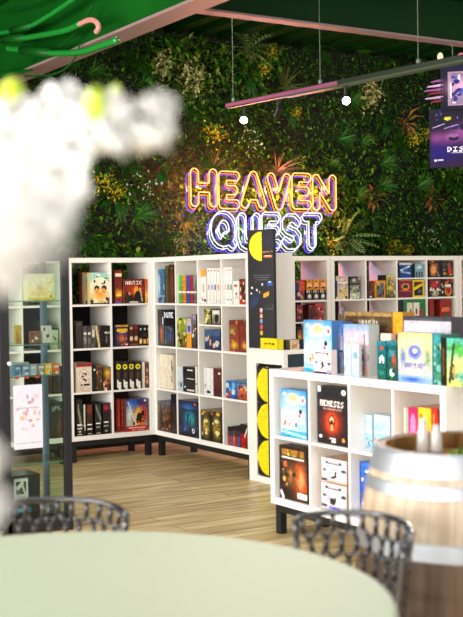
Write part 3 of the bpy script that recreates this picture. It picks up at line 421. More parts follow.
top('game_box', 397.8, 431.8, 333, 'g f0dc80 98b8e0;q .5 .85 .7 .12 f8ecb0;q .15 .5 .1 .25 7088b8;q .88 .5 .1 .3 88a078;e .5 .62 .2 .15 9098d0;e .5 .62 .13 .1 6878c0;e .5 .64 .07 .05 f0e8d0;q .5 .3 .6 .1 d8c8c0;t .5 .3 .1 .6 5870b8 HARMONY;r .05 .16 .95 .2 e8c8b8;q .4 .06 .4 .06 3868c8;r 0 .9 .05 1 b0b0a0', '4890a0', 'yellow and blue game box with a violet emblem at the front of the island top', ins=.03, t=.08, cell=.0035, gloss=True)
top('game_box', 432.6, 440.6, 334.5, 'g 48a0a8 508860;b 14 0 0 1 1 .25 2c7868 80c0b8 386050 a8d0a0', '30685c', 'teal and green box edge right of the yellow and blue box', ins=.04, t=.12)
top('game_box', 441.2, 446, 338, 'g 181818 201810;r .2 .2 .6 .8 6a4c20', '181410', 'black box edge left of the bright green forest box', ins=.04, t=.12)
top('game_box', 446.6, 470, 338.5, 'g 58b8b0 d8d070;q .4 .8 .4 .14 40a030;q .7 .7 .3 .1 58b040;q .5 .45 .4 .15 e8e088;e .25 .3 .12 .18 482c18;e .3 .3 .06 .12 e0a860;d .3 .85 .12 .1 .05 245038;q .6 .2 .3 .12 40a098;b 8 .5 0 1 .4 .08 d0d868 389888', '2c7c60', 'bright green forest game box at the right end of the island top', ins=.04, t=.08, gloss=True)
# ------------------------------------------------------------------ the room
def floor_mat():
    m = bpy.data.materials.new('oak_laminate'); m.use_nodes = True; nt = m.node_tree; b = nt.nodes['Principled BSDF']; Lk = nt.links.new
    tc = nt.nodes.new('ShaderNodeTexCoord')
    br = nt.nodes.new('ShaderNodeTexBrick'); br.offset = .37; br.inputs['Scale'].default_value = 1
    br.inputs['Brick Width'].default_value = 1.25; br.inputs['Row Height'].default_value = .16; br.inputs['Mortar Size'].default_value = .003
    br.inputs['Color1'].default_value = (*lin('f0dcaa'), 1); br.inputs['Color2'].default_value = (*lin('d8bc88'), 1); br.inputs['Mortar'].default_value = (*lin('5a4228'), 1)
    Lk(tc.outputs['Object'], br.inputs['Vector'])
    mp = nt.nodes.new('ShaderNodeMapping'); mp.inputs['Scale'].default_value = (1.3, 16, 1); Lk(tc.outputs['Object'], mp.inputs['Vector'])
    n = nt.nodes.new('ShaderNodeTexNoise'); n.inputs['Scale'].default_value = 1.6; n.inputs['Detail'].default_value = 7; n.inputs['Distortion'].default_value = .6; Lk(mp.outputs[0], n.inputs['Vector'])
    cr = nt.nodes.new('ShaderNodeValToRGB'); cr.color_ramp.elements[0].position = .33; cr.color_ramp.elements[0].color = (.45, .36, .26, 1)
    cr.color_ramp.elements[1].position = .6; cr.color_ramp.elements[1].color = (1.1, 1.08, 1.05, 1); Lk(n.outputs['Fac'], cr.inputs['Fac'])
    mx = nt.nodes.new('ShaderNodeMix'); mx.data_type = 'RGBA'; mx.blend_type = 'MULTIPLY'; mx.inputs['Factor'].default_value = .85
    Lk(br.outputs['Color'], mx.inputs['A']); Lk(cr.outputs['Color'], mx.inputs['B']); Lk(mx.outputs['Result'], b.inputs['Base Color'])
    b.inputs['Roughness'].default_value = .38; return m
fl = MB(); fl.box((-9, -13, -.1), (8, .76, 0)); struct(fl.build('floor', floor_mat()))
M_deck = mat('green_deck', '06300a', .5, noise=.1, nscale=3)
M_green = mat('green_painted_steel', '084c10', .45, noise=.1, nscale=3, coat=.0)
for m_ in (M_deck, M_green): m_.node_tree.nodes['Principled BSDF'].inputs['Specular IOR Level'].default_value = .2
M_beam = mat('dark_green_steel', '04300a', .6, noise=.1, nscale=3, spec=.15)
M_flange = mat('flange_pink_bounce', '8a7474', .5, noise=.1, nscale=5)  # pink bounced light on the undersides, put into the flange colour
M_wall = mat('white_plaster', 'd8d4cc', .8, noise=.03, nscale=6)
# corrugated ceiling deck, ribs running along y
c = MB(); x = -9.0; zc = 3.66
prof = []
while x < 8:
    prof += [(x, zc), (x+.12, zc), (x+.15, zc+.06), (x+.25, zc+.06)]; x += .28
for (a, za), (b_, zb) in zip(prof[:-1], prof[1:]): c.face([(a, -13, za), (a, .76, za), (b_, .76, zb), (b_, -13, zb)])
for (a, za), (b_, zb) in zip(prof[:-1], prof[1:]): c.face([(a, -13, 3.76), (b_, -13, 3.76), (b_, .76, 3.76), (a, .76, 3.76)])
struct(c.build('ceiling', M_deck))
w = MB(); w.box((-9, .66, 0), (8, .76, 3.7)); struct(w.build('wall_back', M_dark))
w = MB(); w.box((8, -13, 0), (8.1, .76, 3.7)); struct(w.build('wall_right', M_wall))
def glazed(name, axis, pos, a0, a1, n):
    """a shop front: low sill, lintel and posts around open glazing bays"""
    m = MB(); t = .12
    def bb(u0, u1, z0, z1):
        if axis == 'x': m.box((pos-t, u0, z0), (pos, u1, z1))
        else: m.box((u0, pos-t, z0), (u1, pos, z1))
    bb(a0, a1, 0, .25); bb(a0, a1, 3.2, 3.7)
    for i in range(n+1):
        u = a0+(a1-a0-.12)*i/n; bb(u, u+.12, .25, 3.2)
    struct(m.build(name, M_wall))
glazed('wall_left', 'x', -9, -13, .76, 5); glazed('wall_front', 'y', -13, -9, 8, 6)
# ------------------------------------------------------------------ steel in the ceiling
def along(name, label, cat, P0, P1, parts, group=None):
    """a long straight member: local x runs from P0 to P1"""
    P0, P1 = Vector(P0), Vector(P1); d = P1-P0
    t = thing(name, label, cat, P0, math.atan2(d.y, d.x), group); Lx = math.hypot(d.x, d.y)
    for nm, (y0, z0, y1, z1), m in parts: bx(nm, (0, y0, z0), (Lx, y1, z1), m, t)
    return t
along('steel_girder', 'deep green steel girder, lower flange coloured as lit, crossing the ceiling at upper left', 'beam', (-1.19, .64, 3.0), (-1.19, -7.0, 3.0),
      [('bottom_flange', (-.085, 0, .085, .018), M_flange), ('web', (-.008, .018, .008, .62), M_green), ('top_flange', (-.085, .62, .085, .638), M_green)])
g2 = along('steel_beam', 'dark green steel beam, thin lower edge coloured as lit, running level above the track light', 'beam', (-1.08, -2.42, 3.075), (6.5, -2.38, 3.075),
      [('bottom_flange', (-.05, 0, .05, .014), M_flange), ('web', (-.006, .014, .006, .30), M_beam), ('top_flange', (-.05, .30, .05, .314), M_beam)])
# green hoses clipped along the girder face
def curve_tube(pts, rad, n=24, seg=10):
    P_ = [Vector(p) for p in pts]; out = []
    for i in range(len(P_)-1):
        a, b, c_, d = P_[max(i-1, 0)], P_[i], P_[i+1], P_[min(i+2, len(P_)-1)]
        for k in range(n//(len(P_)-1)+1):
            t = k/(n//(len(P_)-1)+1); out.append(.5*((2*b)+(c_-a)*t+(2*a-5*b+4*c_-d)*t*t+(-a+3*b-3*c_+d)*t**3))
    out.append(P_[-1]); m = MB(); m.tube(out, rad, seg); return m
M_hose = mat('green_hose', '1c8430', .25, coat=.5, noise=.08)
M_rose = mat('rose_hose_end', 'c88a80', .3, noise=.05)
def hx(px, py, x=-1.36): return at(px, py, 'x', x)
hoses = [([(-5, 34), (12, 31), (30, 26), (50, 15), (78, -4)], .018, 'green hose rising to the top edge, uppermost of the three under the girder'),
         ([(-5, 41), (3, 39.5), (24, 38), (48, 34), (66, 30), (80, 24)], .021, 'green hose with a looped rose end, middle of the three beside the girder'),
         ([(8, 48.5), (22, 50), (50, 53), (80, 52), (100, 46), (117, 40)], .021, 'green hose bowing downward, lowest of the three beside the girder')]
for i, (pp, rd, lb) in enumerate(hoses):
    pts = [hx(*q, x=-1.36-.02*i) for q in pp]; o0 = pts[0]
    t = thing('ceiling_hose', lb, 'hose', o0)
    m = curve_tube([p-o0 for p in pts], rd, 36); m.build('pipe', M_hose, t, smooth=True)
    m = MB(); m.tube([pts[1]-o0, pts[2]-o0], rd*1.5, 12); m.build('coupling', M_green, t, smooth=True)
    if i == 1:
        e = [hx(*q, x=-1.38) for q in [(79, 24.5), (86, 21), (92, 20), (97, 23), (98.5, 28), (96, 32)]]
        curve_tube([p-o0 for p in e], rd*.8, 24).build('rose_end', M_rose, t, smooth=True)['label'] = 'rose coloured looped end'
for i, (pp, lb) in enumerate([([(-4, 12), (18, 9), (36, 3), (50, -3)], 'thin dark green cable crossing the top left corner'),
                 ([(18, 62), (45, 52), (64, 44), (84, 22), (92, 5)], 'thin green cable climbing behind the lowest hose'),
                 ([(25, 76), (50, 75), (66, 68), (76, 56), (80, 44)], 'thin green cable sagging below the hoses')]):
    pts = [hx(*q, x=-1.30) for q in pp]; o0 = pts[0]
    tag(curve_tube([p-o0 for p in pts], .007, 24, 6).build('ceiling_cable', M_green, None, loc=o0, smooth=True), lb, 'cable')
m = MB(); a, b_ = hx(-8, 76), hx(32, 70); m.tube([Vector((0, 0, 0)), Vector(b_-a)], [.035, .008], 8)
tag(m.build('roof_brace', M_green, None, loc=a), 'pointed green brace end at the left edge under the hoses', 'brace')
# ------------------------------------------------------------------ track light
TA = Vector(at(228, 108.5, 'z', 2.6)); TB = Vector(at(470, 60, 'z', 2.6)); TD = (TB-TA)
M_rail = mat('track_olive_black', '1c2416', .4, noise=.1); M_railp = mat('rail_plum_lip', '8a4a68', .35, noise=.1)
M_steelw = mat('steel_wire', '6c746c', .5, .5)
tr = thing('track_light_rail', 'long dark ceiling track rail hung on wires across the plant wall', 'track light rail', TA, math.atan2(TD.y, TD.x)); TL = math.hypot(TD.x, TD.y)
bx('rail', (0, -.018, 0), (TL, .018, .034), M_rail, tr)
bx('rail_lip', (0, -.023, .006), (TL*.52, -.0185, .028), M_railp, tr)['label'] = 'plum coloured lip on the far half of the rail'
bx('channel', (TL*.3, -.045, -.010), (TL, .014, -.0005), mat('channel_green', '3a4a30', .4), tr)
for k, (px, py0) in enumerate([(233, 0), (318, 0), (416, 0)]):
    # find the point on the rail under this pixel column

    s_b = min([i/400 for i in range(401)], key=lambda s_: abs((lambda d: 231.5+FPX*(d@RR)/(d@fw))(np.array(TA+TD*s_)+[0, 0, .04]-CAM)-px-(2 if k else 0)))
    mw = MB(); mw.tube([(s_b*TL, 0, .04), (s_b*TL, 0, 1.06)], .0018, 6); mw.lathe([(0, .04), (.012, .04), (.012, .06), (0, .065)], 10, c=(s_b*TL, 0)); mw.build('hanging_wire', M_steelw, tr)
def spot(px, py, label, em, strength, yawd, aim, slim=False):
    # lamp hangs just below the rail
    s_b = min([i/400 for i in range(401)], key=lambda s_: abs((lambda d: 231.5+FPX*(d@RR)/(d@fw))(np.array(TA+TD*s_)-CAM)-px))
    P_ = TA+TD*s_b
    t = thing('track_spotlight', label, 'spotlight', P_)
    mm = MB(); mm.tube([(0, 0, -.011), (0, 0, -.085)], .009, 8); mm.build('bracket', M_blackm, t)
    d = Vector(aim).normalized(); c0 = Vector((0, 0, -.085))
    mm = MB(); rr = .020 if slim else .026
    mm.tube([c0-d*.06, c0+d*.055], [rr*.85, rr], 20); mm.build('lamp_head', M_blackm, t, smooth=False)
    if em:
        ml = MB(); ml.tube([c0+d*.0555, c0+d*.060], rr*.86, 20); ml.build('lens', mat('lens_'+em, 'ffffff', .3, emit=em, strength=strength), t)
        ld = bpy.data.lights.new('spot_lamp', 'SPOT'); ld.energy = 70; ld.color = lin(em); ld.spot_size = 1.1; ld.spot_blend = .7; ld.shadow_soft_size = .03
        lo = bpy.data.objects.new('spot_lamp', ld); COL.objects.link(lo); lo.location = P_+c0+d*.07; lo.rotation_euler = d.to_track_quat('-Z', 'Y').to_euler()
    return t
spot(244, 122, 'warm glowing track spotlight near the left end of the rail', 'fff0d8', 40, 0, (-.55, -.75, -.35))
spot(345, 97, 'cool white track spotlight hanging at the middle of the rail', 'e8f0ff', 30, 0, (-.5, -.8, -.3))
spot(278, 112, 'unlit slim black track spotlight between the two lit ones', None, 0, 0, (.3, .8, -.35), True)
# ------------------------------------------------------------------ plant wall
def leafquad(m, p, d, up, L_, W_, col, bend=.25):
    """a leaf of two folded, bent segments"""
    d = d.normalized(); s = d.cross(up).normalized(); n = s.cross(d)
    a = p; b = p+d*L_*.5+n*L_*.08; t = p+d*L_-n*L_*bend*.5
    m.face([a, b+s*W_*.5, t, b-n*W_*.18], col); m.face([a, b-n*W_*.18, t, b-s*W_*.5], col)
def rcol(pal, v=.25):
    c = lin(random.choice(pal)); k = random.uniform(1-v, 1+v); return tuple(min(1, x*k) for x in c)
GR = ['20500a', '306610', '163c06', '427c14', '28580c', '3c5e0a', '4e8a1a', '103006', '1e4608']
YG = ['5c7a22', '6a8a2c', '4c6c20', '7a9230']
OUT = Vector((-.1, -1, .1))
def rdir(spread=1.0, down=.0):
    return Vector((random.uniform(-1, 1)*spread, -random.uniform(.25, 1), random.uniform(-1, 1)*spread-down)).normalized()
# uncountable small leaves
fo = MB(); random.seed(11)
for i in range(42000):
    x = random.uniform(-2.4, 5.4); z = random.uniform(1.3, 3.62)
    lump = math.sin(x*3.1+z*2.3)+math.sin(x*5.7-z*4.1+1)+.7*math.sin(x*1.3+z*7.7)
    y = .62-random.uniform(0, .06)-.035*(lump+1.5)
    kind = math.sin(x*2.3+1.7*z)+math.sin(z*3.9-x*1.1+2)
    pal = YG if (kind > 1.25 and random.random() < .45) or random.random() < .06 else GR
    L_ = random.uniform(.025, .06) if kind < .5 else random.uniform(.05, .10)
    leafquad(fo, Vector((x, y, z)), rdir(1, .25), Vector((random.uniform(-.4, .4), -.3, 1)), L_, L_*random.uniform(.28, .5), rcol(pal, .75))
o = fo.build('wall_foliage', M_leaf, color=True); tag(o, 'dense small green leaves covering the whole back wall above the shelves', 'foliage'); o['kind'] = 'stuff'
# individual plants
def frond(m, base, d, L_, pal, W_=.05, n=9, droop=.5):
    d = d.normalized(); p = Vector(base); s0 = d.cross(Vector((0, 0, 1)))
    if s0.length < .1: s0 = Vector((1, 0, 0))
    s0.normalize(); col = rcol(pal, .3); pts = [p.copy()]
    for k in range(n):
        dd = (d+Vector((0, 0, -droop*(k/n)**1.3))).normalized(); p = p+dd*(L_/n); pts.append(p.copy())
        wl = W_*math.sin(PI*(k+1.2)/(n+1.4))
        for sg in (-1, 1): leafquad(m, p, (s0*sg+dd*.55), Vector((0, -.4, 1)), wl*1.5, L_/n*.8, col, .1)
    m.tube(pts, .0025, 3, col, cap=False)
def mk_fern(pal, n=11, L_=.3, W_=.05):
    m = MB()
    for k in range(n):
        a = 2*PI*k/n+random.uniform(-.2, .2); frond(m, (0, 0, 0), Vector((math.cos(a)*.9, -.55-random.random()*.4, math.sin(a)*.8+.15)), L_*random.uniform(.7, 1.1), pal, W_)
    return m
def mk_tuft(pal, n=30, L_=.28, W_=.012):
    m = MB()
    for k in range(n):
        a = random.uniform(0, 2*PI); d = Vector((math.cos(a), -.5-random.random()*.5, math.sin(a)+.25)).normalized(); s = d.cross(Vector((0, -1, .3))).normalized()
        col = rcol(pal, .3); L2 = L_*random.uniform(.6, 1.1); p = Vector((0, 0, 0)); q = []
        for j in range(5):
            q.append((p.copy(), W_*(1-j/4.3))); p = p+(d+Vector((0, 0, -.12*j*j*.25))).normalized()*L2/4
        for (a_, wa), (b__, wb) in zip(q[:-1], q[1:]): m.face([a_-s*wa, a_+s*wa, b__+s*wb, b__-s*wb], col)
    return m
def mk_bush(leafpal, flpal, R_=.13, nl=110, nf=60, fs=.010):
    m = MB()
    for k in range(nl):
        v = Vector((random.gauss(0, .45), -abs(random.gauss(0, .3)), random.gauss(0, .45)))*R_; m.tube([Vector((0, .02, 0)), v], .0012, 3, lin('2a3a14'), cap=False); leafquad(m, v, rdir(1), Vector((0, 0, 1)), .05, .02, rcol(leafpal, .3))
    for k in range(nf):
        v = Vector((random.gauss(0, .42), -.35-abs(random.gauss(0, .25)), random.gauss(0, .42)))*R_; c_ = rcol(flpal, .2); m.tube([Vector((0, .02, 0)), v], .0012, 3, lin('3a4a14'), cap=False)
        for j in range(3): leafquad(m, v, rdir(1), Vector((0, 0, 1)), fs*2.2, fs*1.5, c_)
    return m
def mk_broad(pal, n=14, L_=.2, W_=.06):
    m = MB()
    for k in range(n):
        a = 2*PI*k/n+random.uniform(-.3, .3); d = Vector((math.cos(a), -.6, math.sin(a))).normalized(); st = d*.05
        leafquad(m, st, d, Vector((0, -.5, 1)), L_*random.uniform(.7, 1.1), W_, rcol(pal, .3), .4); m.tube([Vector((0, 0, 0)), st], .003, 3, rcol(pal))
    return m
def place(name, m, label, cat, spots, group=None, y=.50):
    first = None
    for i, (px, py, sc_) in enumerate(spots):
        P_ = at(px, py, 'y', y)
        if first is None: o = first = m.build(name, M_leaf, color=True)
        else: o = first.copy(); COL.objects.link(o)
        o.location = P_; o.scale = (sc_,)*3; o.rotation_euler = (0, random.uniform(-.6, .6), 0)
        lb = label[i] if isinstance(label, list) else label
        tag(o, lb, cat, group if not isinstance(label, list) or group else None)
YF = ['d8c020', 'e0b818', 'c8b028', 'e8d048']
place('yellow_flowering_plant', mk_bush(GR, YF), ['yellow flowering clump on the plant wall left of the neon sign, by the orchids', 'yellow flowering clump just right and below the first one by the orchids', 'yellow flowering sprig high on the plant wall above the track rail', 'second yellow sprig just under the highest one above the rail',
      'yellow clump hanging beside the upper left corner of the neon sign', 'yellow clump left of the purple poster, the larger one', 'yellow clump touching the left edge of the purple poster', 'yellow clump growing just above the right shelf, left one of two', 'yellow clump growing just above the right shelf, right one of two',
      'yellow clump low at the right end of the second neon word', 'yellow flowers between the unlit spotlight and the neon sign'], 'flowering plant',
      [(99, 181, 1.0), (113, 191, .8), (268, 52, .7), (260, 68, .7), (208, 132, 1.1), (409, 138, .9), (423, 133, .7), (388, 245, .9), (402, 250, .8), (331, 244, 1), (293, 113, .6)], y=0.44)
place('pale_flowering_plant', mk_bush(['5a6a30', '4a5a28'], ['b0b070', 'c8c890', '909858'], .16, 60, 110, .013), ['pale cream green clump high beside the orchid bloom', 'long pale clump under the left girder', 'pale green clump right of the cool spotlight', 'pale clump low between the orchid and the neon sign'], 'plant',
      [(158, 66, .9), (186, 80, 1.1), (366, 94, 1.0), (176, 245, .7)], y=0.46)
place('white_flowering_plant', mk_bush(GR, ['d8dcd0', 'c8d0c0'], .15, 60, 26, .007), ['small white flowers left of the neon sign', 'small white flowers below the warm spotlight', 'small white flowers beside the right end of the neon sign, above the shelf'], 'flowering plant', [(136, 190, 1.3), (246, 142, 1.0), (424, 240, 1.0)], y=0.44)
place('grass_tuft', mk_tuft(['8a6450', '785440', '987460'], 28, .26), ['rosy dry grass tuft arching above the middle of the neon sign'], 'grass tuft', [(277, 172, 1.0)], y=0.42)
place('palm_tuft', mk_tuft(['505420', '645f28', '3c4a1c'], 24, .26), ['olive spiky palm tuft left of the second neon word', 'golden spiky tuft behind the first neon letter', 'ochre spiky tuft at the right end of the first neon word', 'dark spiky tuft high left of the middle hanging wire'], 'palm tuft', [(184, 222, 1.0), (212, 170, 1.1), (318, 205, .8), (284, 88, 1.1)], y=0.42)
place('brown_leaf_plant', mk_broad(['8a5a30', '6a4424', 'a06838'], 9, .18, .045), ['brown leaved plant midway between neon sign and poster', 'brown leaved plant left of the yellow clumps by the poster', 'brown leaf below the purple poster', 'orange brown leaf peeping over the corner shelf'], 'plant', [(371, 197, .9), (404, 122, .9), (430, 199, .9), (171, 256, .8)], y=0.44)
place('pale_fern', mk_fern(['6a8a4a', '7a9a58', '5a7a3a'], 12, .34, .045), ['light green fern hanging over the right shelf beside the neon sign', 'light green fern high above the left end of the track rail'], 'fern', [(345, 238, .9), (246, 50, .9)], y=0.44)
random.seed(5)
def ok(px, py): return not (180 < px < 345 and 165 < py < 255)
sp = []
while len(sp) < 46:
    px, py = random.uniform(70, 470), random.uniform(45, 250)
    if ok(px, py) and all((px-a)**2+(py-b)**2 > 22**2 for a, b, _ in sp): sp.append((px, py, random.uniform(.6, 1.0)))
place('fern', mk_fern(['184008', '20500a', '2c6010', '123406'], 11, .3, .05), 'dark green fern among the leaves of the plant wall', 'fern', sp[:16], 'dark ferns of the plant wall', y=0.46)
place('broad_leaf_plant', mk_broad(['184c0c', '266014', '143c08'], 14, .22, .05), 'broad leaved green plant among the leaves of the plant wall', 'plant', sp[16:30], 'broad leaved plants of the plant wall', y=0.46)
place('spiky_green_plant', mk_tuft(['1c440e', '285a14', '38701c'], 30, .26, .011), 'spiky green plant among the leaves of the plant wall', 'plant', sp[30:], 'spiky green plants of the plant wall', y=0.46)
# ------------------------------------------------------------------ neon sign
def neon_m(name, c, s): return mat(name, '1c1410', .4, emit=c, strength=s)
N_or = neon_m('neon_orange', 'ffa060', 2.6); N_or2 = neon_m('neon_amber', 'ff8430', 1.6); N_pu = neon_m('neon_violet', '6a30f0', 1.3); N_wh = neon_m('neon_white', 'e0dcff', 1.5); N_bl = neon_m('neon_indigo', '5a3cf0', 1.3)
def glow(x, z, c, e):
    d = bpy.data.lights.new('neon_glow', 'POINT'); d.energy = e; d.color = lin(c); d.shadow_soft_size = .012
    o = bpy.data.objects.new('neon_glow', d); COL.objects.link(o); o.location = (x, .345, z)
for i in range(6): glow(.65+i*.265, 2.26, 'ff8420', 20); glow(.65+i*.265, 2.07, '7038ff', .4)
for i in range(5): glow(.85+i*.245, 1.88, 'd8d0ff', 5); glow(.85+i*.245, 1.76, '5a38ff', .8)
sign = thing('neon_sign', 'two line neon sign with orange upper word and white lower word on the plant wall', 'sign', (0, .28, 0))
SK = {'H': [[(0,0),(0,1)],[(1,0),(1,1)],[(0,.5),(1,.5)]], 'E': [[(1,1),(0,1),(0,0),(1,0)],[(0,.5),(.85,.5)]], 'A': [[(0,0),(.5,1),(1,0)],[(.2,.3),(.8,.3)]],
      'V': [[(0,1),(.5,0),(1,1)]], 'N': [[(0,0),(0,1),(1,0),(1,1)]], 'T': [[(0,1),(1,1)],[(.5,1),(.5,0)]],
      'U': [[(0,1),(0,.3),(.12,.08),(.35,0),(.65,0),(.88,.08),(1,.3),(1,1)]],
      'S': [[(1,.88),(.75,1),(.3,1),(.03,.88),(.03,.66),(.25,.55),(.75,.46),(.98,.33),(.98,.12),(.7,0),(.25,0),(0,.12)]],
      'Q': [[(.5+.5*math.cos(a*PI/8), .52+.48*math.sin(a*PI/8)) for a in range(17)],[(.66,.26),(1,-.02)]]}
def contour(ch, w, h, r):
    """outline loops at distance r round the strokes of a letter (marching squares)"""
    g = .004; m = r+.012; nx, nz = int((w+2*m)/g)+1, int((h+2*m)/g)+1
    X, Z = np.meshgrid(np.arange(nx)*g-m, np.arange(nz)*g-m); Dm = np.full(X.shape, 9.)
    for pl in SK[ch]:
        for (x0, z0), (x1, z1) in zip(pl[:-1], pl[1:]):
            ax, az, bx_, bz = x0*w, z0*h, x1*w, z1*h; dx, dz = bx_-ax, bz-az; L2 = dx*dx+dz*dz
            tt = np.clip(((X-ax)*dx+(Z-az)*dz)/L2, 0, 1); Dm = np.minimum(Dm, np.hypot(X-ax-tt*dx, Z-az-tt*dz))
    F = Dm-r; segs = {}
    def pt(a, b_):
        fa, fb = F[a], F[b_]; q = fa/(fa-fb); return ((a[1]+(b_[1]-a[1])*q)*g-m, (a[0]+(b_[0]-a[0])*q)*g-m)
    adj = {}
    sg = F < 0; mixed = (sg[:-1, :-1] != sg[1:, :-1]) | (sg[:-1, :-1] != sg[:-1, 1:]) | (sg[:-1, :-1] != sg[1:, 1:])
    pos = {}
    for j, i in zip(*np.where(mixed)):
        c4 = [(j, i), (j, i+1), (j+1, i+1), (j+1, i)]; cr = []
        for k in range(4):
            a, b_ = c4[k], c4[(k+1) % 4]
            if sg[a] != sg[b_]:
                key = (min(a, b_), max(a, b_)); pos[key] = pt(*key); cr.append(key)
        for k in range(0, len(cr)-1, 2): adj.setdefault(cr[k], []).append(cr[k+1]); adj.setdefault(cr[k+1], []).append(cr[k])
    loops = []; seen = set()
    for st_ in adj:
        if st_ in seen: continue
        lp = [st_]; seen.add(st_); cur = st_
        while True:
            nx_ = [q for q in adj[cur] if q not in seen]
            if not nx_: break
            cur = nx_[0]; seen.add(cur); lp.append(cur)
        if len(lp) > 12: loops.append([pos[q] for q in lp][::2])
    return loops
def word(txt, x0, x1, z0, z1, m_front, m_mid, m_back):
    ws = {'H': 1.15, 'E': .92, 'A': 1.12, 'V': 1.08, 'N': 1.15, 'Q': 1.2, 'U': 1.05, 'S': .95, 'T': 1.0}
    tot = sum(ws[c_] for c_ in txt); x = x0; r = .040
    for k_, c_ in enumerate(txt):
        w_ = (x1-x0)*ws[c_]/tot; par = None; jz = (.008, -.006, .004, -.004, .006, 0)[k_]
        for (mm, dx, dz, dy, rr, rad) in ((m_front, 0, 0, 0, r, .0055), (m_mid, .0, -.022, .03, r+.002, .0038), (m_back, -.003, -.036, .06, r+.006, .005)):
            m = MB(); W2, H2 = w_*.93-2*r, (z1-z0)-2*r
            for lp in contour(c_, W2, H2, rr):
                P_ = [(x+w_*.035+r+a+dx, dy, z0+jz+r+b_+dz) for a, b_ in lp]; P_ += [P_[0], P_[1]]; m.tube(P_, rad, 6, cap=False)
            o = m.build('neon_letter' if par is None else ('middle_tube' if dy < .05 else 'back_tube'), mm, par or sign)
            if par is None: par = o; o['label'] = ('orange' if txt[0] == 'H' else 'white')+' neon tube letter'
            else: o['label'] = 'violet tube behind the letter' if dy > .05 else 'second tube just behind the letter'
        x += w_
word('HEAVEN', .53, 2.13, 2.085, 2.415, N_or, N_or2, N_pu)
word('QUEST', .73, 1.96, 1.725, 2.05, N_wh, N_wh, N_bl)
mf = MB()
for (x, z) in ((.567, 2.2), (1.16, 2.2), (2.09, 2.2), (.77, 1.88), (1.66, 1.76)): mf.tube([(x, .0, z), (x, .37, z)], .004, 6)
mf.build('mounting_rod', M_blackm, sign)
# ------------------------------------------------------------------ hanging poster at the right
pa = math.radians(-45); PO = Vector(at(429.5, 168.3, 'y', -1.0)); 
pw = thing('hanging_poster', 'purple hanging poster with a framed picture on top at the upper right', 'poster', PO, pa)
PZ = 'g 140e30 240c40;q .1 .5 .12 .12 905090;q .3 .5 .14 .1 a868a8;q .5 .6 .2 .14 a060a0;q .75 .5 .3 .15 8c5098;q .2 .42 .12 .06 7a3c80;b 34 .0 .64 1 1 .035 141440 241c5c 302468 0c0c30;b 12 .02 .66 .95 .92 .016 8c88c8 b8a8d8 6860a0;d .05 .68 .2 .74 .006 c8b8e0;d .2 .66 .38 .72 .006 b0a0d8;e .25 .83 .045 .03 c8c830;e .33 .5 .07 .05 201438;e .33 .54 .07 .03 9c6ca0;e .5 .68 .09 .07 1c1848;e .75 .6 .1 .07 201438;q .15 .25 .35 .2 2c1080;t .47 .27 .085 .46 f0ecf8 DISNEM;r .3 .245 .8 .255 c0b8d0;r .07 .11 .1 .15 f0ecf8;r .11 .12 .19 .14 e8e0f0;q .6 .06 .7 .08 3c1050;r 0 0 1 .015 140820;r 0 0 .01 1 140820'
MOTTLE = .3
b1 = game('poster_board', .62, .012, .50, PZ, '1a1030', (0, 0, 0), 0, 'x', 'x', cell=.006); b1.parent = pw; b1.data.materials[0] = M_matte; BOXES.remove(b1)
for k in ('label', 'category'): del b1[k]
PU = 'g 101038 141038;r .12 .08 1 .86 a890a8;r .16 .12 1 .82 8c7ca0;q .4 .5 .3 .2 e0b0d0;b 22 .17 .13 1 .8 .045 34408c 5a68b8 e0d8f0 283078 9070b0;d .17 .3 .3 .45 .03 283078;r .15 .26 .17 .6 f0e8f4;r 0 .9 1 1 14144a'
b2 = game('picture_board', .52, .03, .37, PU, '181848', (.10, -.012, .49), 0, 'x', 'x', cell=.006); b2.parent = pw; b2.data.materials[0] = M_matte; BOXES.remove(b2)
for k in ('label', 'category'): del b2[k]
M_pp = mat('poster_pale', 'd8d0b0', .5); M_pk = mat('poster_pink', 'c04878', .5); M_pv = mat('poster_violet', '8a4890', .5); M_cr = mat('poster_crimson', '781830', .5)
def disc(name, x, z, a, b_, m, par, y=-.014):
    mm = MB(); n = 20; P1 = [(x+a*math.cos(2*PI*k/n), y, z+b_*math.sin(2*PI*k/n)) for k in range(n)]
    mm.face(P1); mm.face([(p[0], y+.012, p[2]) for p in P1][::-1])
    for k in range(n): k2 = (k+1) % n; mm.face([P1[k], (P1[k][0], y+.012, P1[k][2]), (P1[k2][0], y+.012, P1[k2][2]), P1[k2]])
    return mm.build(name, m, par)
MOTTLE = 1.0
disc('pale_disc', .10, .93, .025, .042, M_pp, pw); disc('pink_badge', .27, .935, .022, .024, M_pk, pw)
for i, (z, l, m_) in enumerate([(.74, .10, M_pv), (.70, .13, mat('poster_lilac', 'c8a0d0', .5)), (.665, .16, M_pv), (.64, .12, M_cr), (.60, .15, mat('poster_lilac2', 'b090c0', .5)), (.57, .1, M_cr)]):
    mm = MB(); mm.tube([(.12, 0, z), (.12-l, 0, z-.012)], [.014, .006], 8); mm.build('side_ray', m_, pw)
for x_ in (.2, .55): mm = MB(); mm.tube([(x_, .008, .86), (x_, .008, 1.27)], .0025, 6); mm.build('hanging_wire', M_steelw, pw)
